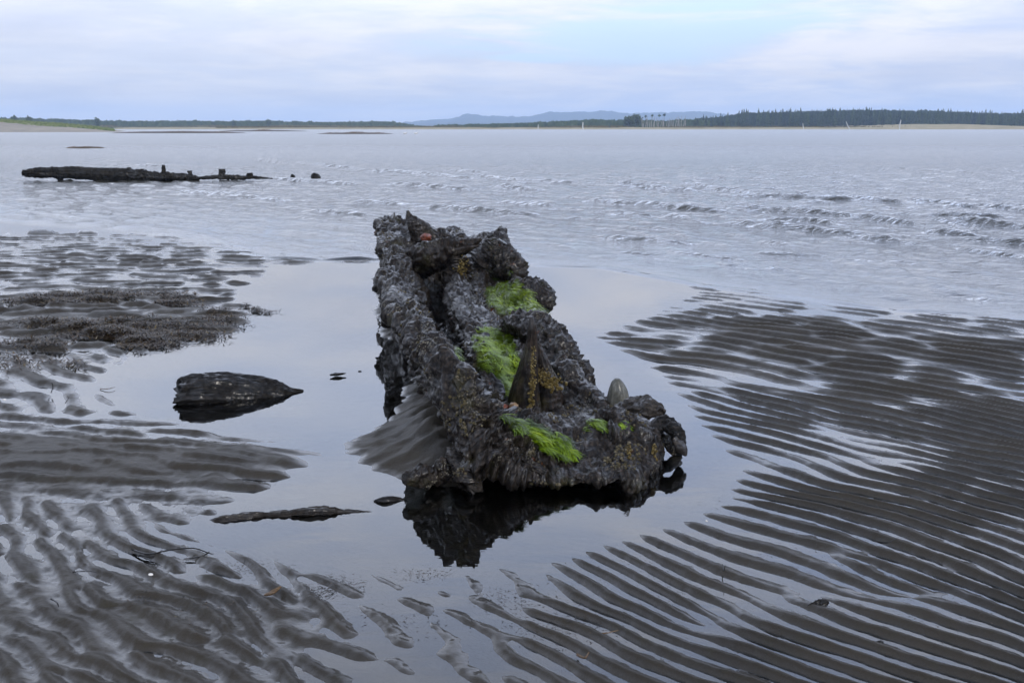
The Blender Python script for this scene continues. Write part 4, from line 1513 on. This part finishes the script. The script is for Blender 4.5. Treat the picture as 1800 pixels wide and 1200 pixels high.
# near end, right: ragged fragments
wpart('rib_end', [(1030, 760, 4.75), (1068, 742, 4.75), (1092, 765, 4.65), (1106, 810, 4.5), (1106, 850, 4.4)], [.04, .045, .04, .035, .025], M_WRECK, None,
      rings=130, segs=40, lump=.3, extra=rug(.36, 2.5, 17), seed=17)
wpart('broken_block', [(1060, 790, 4.6), (1110, 785, 4.6), (1150, 795, 4.6)], [.07, .075, .035], M_WRECK, None, rings=90, segs=44, lump=.3, extra=rug(.34, 2.5, 18), seed=18)
wpart('pale_peg', [(1086, 718, 5.3), (1086, 692, 5.3), (1085, 674, 5.3), (1085, 665, 5.3)], [.062, .054, .034, .012], M_PALE, 'small pale grey worn peg standing at the right',
      rings=60, segs=36, lump=.10, seed=19, grain=.04)
wpart('worn_slab', [(1070, 735, 5.0), (1098, 722, 5.0), (1125, 716, 4.97), (1150, 722, 4.92), (1168, 732, 4.88)], [.03, .07, .085, .06, .01], M_DRIFT, 'smooth brown grey slab at the right end',
      rings=90, segs=48, lump=.3, seed=20, extra=rug(.2, 2.0, 20), flat=.55, crusty=.35)
wpart('twig_tuft', [(1150, 722, 4.88), (1160, 718, 4.88), (1168, 722, 4.88), (1164, 730, 4.88)], [.01, .008, .006, .004], M_WRECK, None, rings=30, segs=12, seed=26)
wpart('curved_plate', [(1138, 792, 4.68), (1146, 762, 4.72), (1165, 745, 4.74), (1184, 753, 4.70), (1194, 775, 4.66), (1194, 800, 4.62)], [.02, .028, .03, .028, .024, .01], M_LOG,
      'dark curved plate with a jagged rim at the far right', rings=130, segs=36, lump=.3, seed=21, extra=rug(.4, 5, 21), crusty=.4)
wpart('curved_plate', [(1150, 800, 4.74), (1158, 770, 4.78), (1172, 765, 4.78), (1186, 785, 4.74), (1190, 800, 4.72)], [.03, .05, .06, .05, .02], M_SPIKE, None,
      rings=70, segs=30, lump=.2, seed=28, flat=.3, crusty=.3)
wpart('splinter', [(1184, 770, 4.62), (1198, 788, 4.60), (1206, 801, 4.58)], [.02, .026, .008], M_DRIFT, None, rings=50, segs=24, lump=.2, seed=22, flat=.6, crusty=.3)
wpart('splinter', [(1100, 765, 4.7), (1130, 782, 4.65), (1150, 806, 4.55)], [.03, .045, .03], M_WRECK, None, rings=60, segs=32, lump=.3, seed=23, extra=rug(.3, 3, 23))
# torn plank ends on the near face, left
for i, (a, b, c, r) in enumerate([((840, 768, 4.40), (880, 792, 4.30), (908, 822, 4.22), .034), ((822, 782, 4.38), (850, 808, 4.27), (866, 836, 4.20), .034),
                                  ((805, 800, 4.36), (826, 832, 4.26), (840, 864, 4.19), .038), ((885, 788, 4.36), (925, 812, 4.28), (958, 832, 4.22), .028),
                                  ((800, 785, 4.38), (806, 815, 4.30), (812, 845, 4.24), .034)]):
    wpart('torn_plank', [a, b, c], [r * .8, r, r * .5], M_DRIFT if i % 2 == 0 else M_WRECK, None, rings=70, segs=36, lump=.25, grain=.12, seed=30 + i, flat=.55, ragged=.03, crusty=.55)
# dark lump under the near left corner
wpart('sunken_lump', [(712, 842, 4.15), (735, 838, 4.2), (765, 835, 4.3), (790, 830, 4.35)], [.015, .028, .035, .04], M_WRECK, 'black lump under the near left corner at the water',
      rings=80, segs=44, lump=.3, seed=24, extra=rug(.34, 3, 24))
def blob(name, c, r, mat, seed, label=None, squash=0.7):
    th = np.linspace(0, 2 * math.pi, 21)[:-1]
    ph = np.linspace(0.05, math.pi - 0.05, 14)
    X = np.outer(np.sin(ph), np.cos(th))
    Yv = np.outer(np.sin(ph), np.sin(th))
    Z = np.repeat(np.cos(ph)[:, None], 20, 1)
    k = 1 + 0.35 * fbm(X * 2.5 + seed, Yv * 2.5, Z * 2.5, octv=3, seed=seed)
    V = np.stack([X * k, Yv * k, Z * k * squash], -1) * r + np.asarray(c) - WORIGIN
    o = link_mesh(raw_mesh(name, V, grid_quads(14, 20, True)), name, mat, wreck)
    if label:
        o['label'] = label
    return o


blob('orange_growth', at(748, 417, 9.55), .055, M_ORANGE, 5, 'orange growth near the tooth at the far end')
blob('orange_growth', at(886, 716, 5.12), .028, M_ORANGE, 6, 'orange red growth at the foot of the spike')
blob('brown_shell', at(903, 713, 5.10), .026, mat_simple('brown_shell', (0.16, 0.09, 0.04), (0.22, 0.14, 0.07), 60, 0.4, 0.5), 8)
blob('brown_shell', at(911, 728, 5.08), .016, bpy.data.materials['brown_shell'], 9)
# yellow barnacles in a line on the spike and below the root
def line_barn(a, b, Y, n, spread, seed, size=.007):
    r = np.random.default_rng(seed)
    t = r.uniform(0, 1, n)
    P = np.array([at(a[0] + (b[0] - a[0]) * k + r.normal(0, spread), a[1] + (b[1] - a[1]) * k + r.normal(0, spread * .4), Y) for k in t])
    Nn = np.tile(np.array((0.0, -0.9, 0.35)), (n, 1)) + r.normal(0, .2, (n, 3))
    Nn /= np.linalg.norm(Nn, axis=1, keepdims=True)
    P = P - Nn * 0.004
    barnacles(P, Nn, size, seed, WORIGIN, wreck, M_YBARN, 'yellow_barnacles')


M_YBARN = mat_strand('yellow_barnacle', [(0.04, 0.028, 0.007), (0.10, 0.07, 0.018), (0.22, 0.17, 0.07)], 0.6)
line_barn((938, 610), (933, 735), 5.17, 170, 2.5, 801)
line_barn((945, 650), (975, 680), 5.27, 220, 9, 802)
line_barn((820, 450), (800, 500), 8.74, 130, 5, 803, .010)
line_barn((1150, 780), (1150, 812), 4.5, 60, 2, 804)
line_barn((1105, 780), (1106, 845), 4.36, 90, 2, 805, .006)

# ---------------------------------------------------------------- driftwood lying in the pool
# short thick log, broken at the left end, tapering to the right
a = ground(318, 705)
b = ground(525, 712)
lc = (a + b) / 2
fl = [at(316, 703, 5.75), at(345, 698, 5.78), at(400, 697, 5.84), at(460, 700, 5.90), at(500, 701, 5.93), at(524, 698, 5.95)]
o = timber('floating_log', fl, [.108, .126, .126, .116, .088, .040], M_LOG, None, rings=190, segs=90, grain=.06, lump=.10, twist=.4,
           loc=(lc[0], lc[1], 0), ragged=.07, seed=61, fine=.03, crusty=.09,
           extra=lambda f, A: 1 + 0.10 * fbm(np.cos(A) * 2.2 + 3, np.sin(A) * 2.2, f * 1.6 + 0 * A, octv=2, seed=66, ridged=True))
tag(o, 'short thick black log, broken off at its left end, half sunk in the pool', 'log')
# long thin piece
fl = [at(370, 920, 3.885), at(400, 913, 3.9), at(450, 908, 3.94), at(500, 905, 3.95), at(530, 901, 3.96), at(575, 899, 3.97), at(610, 901, 3.98), at(653, 900, 3.98)]
lc = (fl[0] + fl[-1]) / 2
o = timber('driftwood', fl, [.016, .020, .023, .022, .024, .020, .015, .003], M_DRIFT, None, rings=260, segs=48, grain=.10, lump=.40, crusty=.35, loc=(lc[0], lc[1], 0),
           seed=62, flat=.8, fine=.05)
tag(o, 'long thin grey brown piece of driftwood in the near left of the pool', 'driftwood')
fl = [at(657, 880, 4.1), at(675, 878, 4.1), at(695, 877, 4.12), at(716, 879, 4.12)]
o = timber('driftwood', fl, [.004, .022, .020, .003], M_LOG, None, rings=70, segs=32, lump=.3, loc=(fl[1][0], fl[1][1], 0), seed=63, flat=.6)
tag(o, 'small black pointed bit of wood beside the near corner of the wreck', 'driftwood')
fl = [at(465, 1045, 3.18), at(478, 1041, 3.18), at(494, 1030, 3.2)]
M_BARK = mat_wood('orange_bark', (0.10, 0.06, 0.03), (0.20, 0.13, 0.07), 0.6, 2, False, (1, 8, 8))
o = timber('wood_chip', fl, [.006, .012, .004], M_BARK, None, rings=40, segs=20, lump=.2, loc=tuple(fl[1]), seed=64, flat=.5)
tag(o, 'small orange brown wood chip on the sand below the long driftwood', 'wood chip')
fl = [at(580, 659, 6.3), at(592, 658, 6.32), at(608, 656, 6.34)]
o = timber('wood_chip', fl, [.006, .016, .004], M_LOG, None, rings=50, segs=20, lump=.5, loc=tuple(fl[1]), seed=65, flat=.5, extra=rug(.5, 3, 65))
tag(o, 'flat black scrap of bark afloat in the middle of the left pool', 'bark scrap')
fl = [at(629, 654, 6.45), at(632, 653.5, 6.45), at(636, 653.5, 6.45)]
o = timber('wood_chip', fl, [.004, .009, .004], M_LOG, None, rings=30, segs=16, lump=.4, loc=tuple(fl[1]), seed=66)
tag(o, 'tiny black speck of bark afloat right of the flat scrap', 'bark scrap')
fl = [ground(1420, 1066, .004), ground(1440, 1060, .008), ground(1456, 1057, .012)]
o = timber('wood_chip', fl, [.004, .011, .004], M_LOG, None, rings=60, segs=24, lump=.6, loc=tuple(fl[1]), seed=67, extra=rug(.6, 3, 67))
tag(o, 'crumpled black scrap of wood on a ripple at lower right', 'bark scrap')
fl = [ground(1541, 1131, .006), ground(1546, 1129, .008), ground(1552, 1128, .006)]
o = timber('pebble', fl, [.004, .008, .004], M_LOG, None, rings=24, segs=20, lump=.1, loc=tuple(fl[1]), seed=68)
tag(o, 'small round black pebble on a ripple near the bottom right', 'pebble')


def twig(pts, r, label, mat=M_LOG, z=0.02, group=None, seed=0):
    P = [ground(p[0], p[1], p[2] if len(p) > 2 else z) for p in pts]
    n = len(P)
    o = timber('twig', P, [r * (1 - 0.5 * i / (n - 1)) for i in range(n)], mat, None, rings=max(16, 8 * n), segs=8, lump=.2, grain=.02,
               loc=(P[0][0], P[0][1], 0), seed=seed)
    tag(o, label, 'twig', group)


twig([(232, 965, .012), (262, 973, .02), (300, 966, .03), (340, 963, .03), (368, 972, .02), (375, 973, .015)], .0035, 'longest dark bent twig on the sand left of the thin driftwood', seed=1)
twig([(368, 970, .02), (352, 978, .012), (322, 982, .006)], .003, 'short dark twig meeting the tip of the longest twig', seed=2)
twig([(245, 975, .01), (270, 978, .012), (285, 966, .03)], .003, 'dark stub of twig under the longest bent twig', seed=3)
twig([(1542, 952, .03), (1560, 953, .035), (1576, 946, .04)], .0032, 'short dark twig standing off a ripple in the right foreground', seed=4)
twig([(1541, 961, .012), (1560, 968, .012), (1580, 972, .01)], .0025, 'flat dark twig in the trough below the short standing twig', seed=5)
twig([(1270, 991, .02), (1272, 1003, .03), (1275, 992, .06)], .002, 'thin upright twig on the ripples below the pool', seed=6)
twig([(1048, 1113, .01), (1065, 1112, .012), (1087, 1107, .02)], .003, 'pale brown twig across a ripple at bottom centre right', M_BARK, seed=7)
twig([(1015, 1150, .01), (1028, 1155, .03), (1035, 1146, .035)], .005, 'olive brown curled scrap near the bottom centre', M_BARK, seed=8)
twig([(90, 690, .02), (93, 680, .06), (91, 672, .09)], .003, 'thin twig standing upright in the sand on the left', seed=9)
twig([(115, 708, .02), (120, 700, .03), (118, 696, .05)], .0025, 'small bent twig right below the upright one on the left', seed=10)
twig([(176, 683, .005), (190, 683, .012), (202, 680, .012)], .003, 'pale twig in the shallow edge left of the thick log', M_BARK, seed=11)
twig([(126, 1005, .01), (155, 1003, .02), (170, 1006, .02)], .002, 'hair thin twig on the sand at lower left', seed=12)
twig([(90, 1052, .02), (100, 1058, .03), (103, 1066, .02)], .003, 'short curled twig on a crest near the left edge', seed=13)


def shell(px, py, r, label):
    c = ground(px, py, 0.02)
    th = np.linspace(0, 2 * math.pi, 17)[:-1]
    rr2 = np.array([0.02, .4, .75, 1.0, 1.0])
    zz = np.array([.45, .4, .25, 0, -.1])
    rib = 1 + 0.06 * np.cos(8 * th)
    V = np.stack([np.outer(rr2, np.cos(th) * rib), np.outer(rr2, np.sin(th) * rib * .7), np.repeat(zz[:, None], 16, 1)], -1) * r
    o = link_mesh(raw_mesh('shell', V, grid_quads(5, 16, True)), 'shell', M_SHELL)
    o.location = c
    o.rotation_euler = (0.3, 0.2, 0.6)
    tag(o, label, 'shell')


shell(265, 1009, .009, 'broken white shell on the sand below the bent twigs')
shell(8, 702, .010, 'white shell at the far left edge of the sand')
shell(1242, 915, .006, 'tiny white shell bit under the water in front of the ripples')


# seaweed litter
def sample_sand(px, py):
    P = np.array([ground(a_, b_)[:2] for a_, b_ in zip(px, py)])
    z = sand_height(P[:, 0], P[:, 1])
    return np.stack([P[:, 0], P[:, 1], np.maximum(z, 0.0)], -1)


def litter(name, label, blobs, length, width, seed, cat='seaweed', tonebase=0.45, mat=M_WEED, lift=0.4):
    r = np.random.default_rng(seed)
    Ps = []
    for (px, py, sx, sy, n) in blobs:
        ax = np.clip(r.normal(0, 0.6, n), -1.3, 1.3) * sx + px
        ay = np.clip(r.normal(0, 0.6, n), -1.3, 1.3) * sy + py
        Ps.append(sample_sand(ax, ay))
    P = np.concatenate(Ps)
    keep = vnoise(P[:, 0] * 2.6, P[:, 1] * 2.2, seed=seed) > -0.35
    P = P[keep] + np.array((0, 0, 0.003))
    n = len(P)
    P[:, 2] += np.abs(r.normal(0, 0.006, n))
    an = r.uniform(0, 6.283, n)
    D = np.stack([np.cos(an), np.sin(an), r.normal(0, 0.15, n)], -1)
    Nn = np.tile(np.array((0, 0, 1.0)), (n, 1))
    c = P.mean(0)
    o = strands(name, P, Nn, D, length, width, mat, None, seed, tonebase, origin=np.array((c[0], c[1], 0)), segs=2, lift=lift)
    o.location = (c[0], c[1], 0)
    tag(o, label, cat, None, 'stuff')


litter('seaweed_litter', 'dark brown litter of seaweed and reed bits on the sand at left', [
    (60, 527, 120, 9, 4200), (200, 525, 110, 9, 4200), (280, 538, 60, 10, 2600), (215, 585, 90, 14, 5200), (250, 600, 50, 12, 3000), (120, 575, 90, 7, 1200),
    (40, 608, 70, 6, 700), (90, 612, 60, 6, 500), (380, 562, 40, 14, 900), (340, 590, 50, 10, 600), (140, 640, 60, 8, 300), (30, 640, 50, 14, 250)], .06, .004, 901)
litter('seaweed_litter', 'black flecks of weed floating at the left edge of the pool', [
    (450, 547, 9, 4, 110), (470, 550, 18, 2, 60), (432, 540, 7, 3, 60), (425, 573, 16, 6, 60)], .045, .006, 902, tonebase=.1)
litter('seaweed_litter', 'fine dark crumbs of weed strewn over the left foreground sand', [
    (180, 1030, 30, 16, 130), (250, 1065, 22, 10, 90), (100, 760, 120, 14, 160), (200, 870, 160, 60, 160), (380, 1080, 90, 14, 120), (330, 1110, 60, 10, 60),
    (60, 1030, 40, 12, 50), (440, 1000, 60, 12, 110), (60, 900, 90, 40, 60)], .009, .0020, 903, tonebase=.08, lift=0.05)
litter('seaweed_litter', 'small dark crumbs along the near edge of the pool at bottom centre', [
    (600, 1030, 40, 12, 160), (560, 1045, 22, 10, 80), (740, 1010, 40, 6, 60), (900, 1050, 60, 20, 90), (1000, 1100, 90, 30, 120), (1250, 1010, 220, 50, 160), (1500, 900, 250, 60, 160), (1500, 1100, 250, 60, 160),
    (1350, 640, 250, 40, 80), (700, 1090, 100, 20, 40)], .009, .0020, 904, tonebase=.08, lift=0.05)

# ---------------------------------------------------------------- the other wreck, out in the water
fw = empty('sunken_hull_timber', tuple(ground(240, 316)), 'long dark sunken hull timber low in the water at the left, with upright stubs', 'shipwreck timber')
fwo = np.array(fw.location)
YF = ground(240, 318)[1]


def fpart(name, pts, radii, **kw):
    P = [at(p[0], p[1], YF + (p[2] if len(p) > 2 else 0)) for p in pts]
    return timber(name, P, radii, M_FARWOOD, fw, loc=fwo, crusty=0.8, **kw)


fpart('hull_beam', [(40, 304), (60, 304), (110, 304), (180, 306), (240, 308), (285, 311), (330, 312), (350, 314)],
      [.06, .10, .13, .14, .13, .10, .07, .03], rings=300, segs=40, lump=.3, seed=71, extra=rug(.3, 3, 71))
fpart('hull_beam', [(350, 313), (390, 311), (420, 312), (450, 312), (480, 314)], [.03, .05, .05, .03, .01], rings=90, segs=24, lump=.4, seed=72)
fpart('hull_beam', [(100, 308), (105, 313), (106, 319)], [.08, .07, .05], rings=30, segs=20, lump=.3, seed=73)
fpart('hull_beam', [(165, 311), (190, 313), (240, 314)], [.06, .1, .08], rings=40, segs=20, lump=.3, seed=74)
for i, (px, p0, p1, r) in enumerate([(287, 316, 290, .055), (227, 305, 294, .05), (250, 305, 297, .05), (390, 314, 297, .085), (333, 312, 300, .06), (145, 300, 293, .03), (86, 300, 295, .03),
                                     (439, 313, 304, .08)]):
    fpart('upright_stub', [(px, p0), (px + .5, (p0 + p1) / 2), (px, p1)], [r * 1.1, r * .8, r * .7], rings=30, segs=16, lump=.35, seed=80 + i, extra=rug(.25, 3, 80 + i))
for px, p0, p1, r, lab in [(555, 313, 305, .11, 'dark knobbly stump in the water, farthest right of the sunken timber'), (515, 311, 307, .05, 'tiny dark stub in the water between the sunken timber and the knobbly stump')]:
    P = [at(px, p0 + 1, YF), at(px, (p0 + p1) / 2, YF), at(px + 1, p1, YF)]
    o = timber('wooden_stump', P, [r, r, r * .6], M_FARWOOD, None, rings=30, segs=20, lump=.6, seed=int(px), loc=(P[0][0], P[0][1], 0), extra=rug(.5, 3, int(px)))
    tag(o, lab, 'stump')

# ---------------------------------------------------------------- air
def haze():
    x0, x1, y0, y1, z0, z1 = -3600, 3600, -150, 4300, -2.2, 75
    v = [(x0, y0, z0), (x1, y0, z0), (x1, y1, z0), (x0, y1, z0), (x0, y0, z1), (x1, y0, z1), (x1, y1, z1), (x0, y1, z1)]
    f = [(0, 3, 2, 1), (4, 5, 6, 7), (0, 1, 5, 4), (1, 2, 6, 5), (2, 3, 7, 6), (3, 0, 4, 7)]
    me = bpy.data.meshes.new('haze')
    me.from_pydata(v, [], f)
    m = bpy.data.materials.new('haze_air')
    m.use_nodes = True
    nt = m.node_tree
    nt.nodes.clear()
    out = nt.nodes.new('ShaderNodeOutputMaterial')
    pv = nt.nodes.new('ShaderNodeVolumePrincipled')
    pv.inputs['Color'].default_value = (0.60, 0.76, 1.0, 1)
    pv.inputs['Density'].default_value = 0.00032
    pv.inputs['Anisotropy'].default_value = 0.2
    nt.links.new(pv.outputs[0], out.inputs['Volume'])
    me.materials.append(m)
    o = bpy.data.objects.new('haze', me)
    COL.objects.link(o)
    o['kind'] = 'stuff'
    o['label'] = 'thin bluish haze over the estuary'


haze()
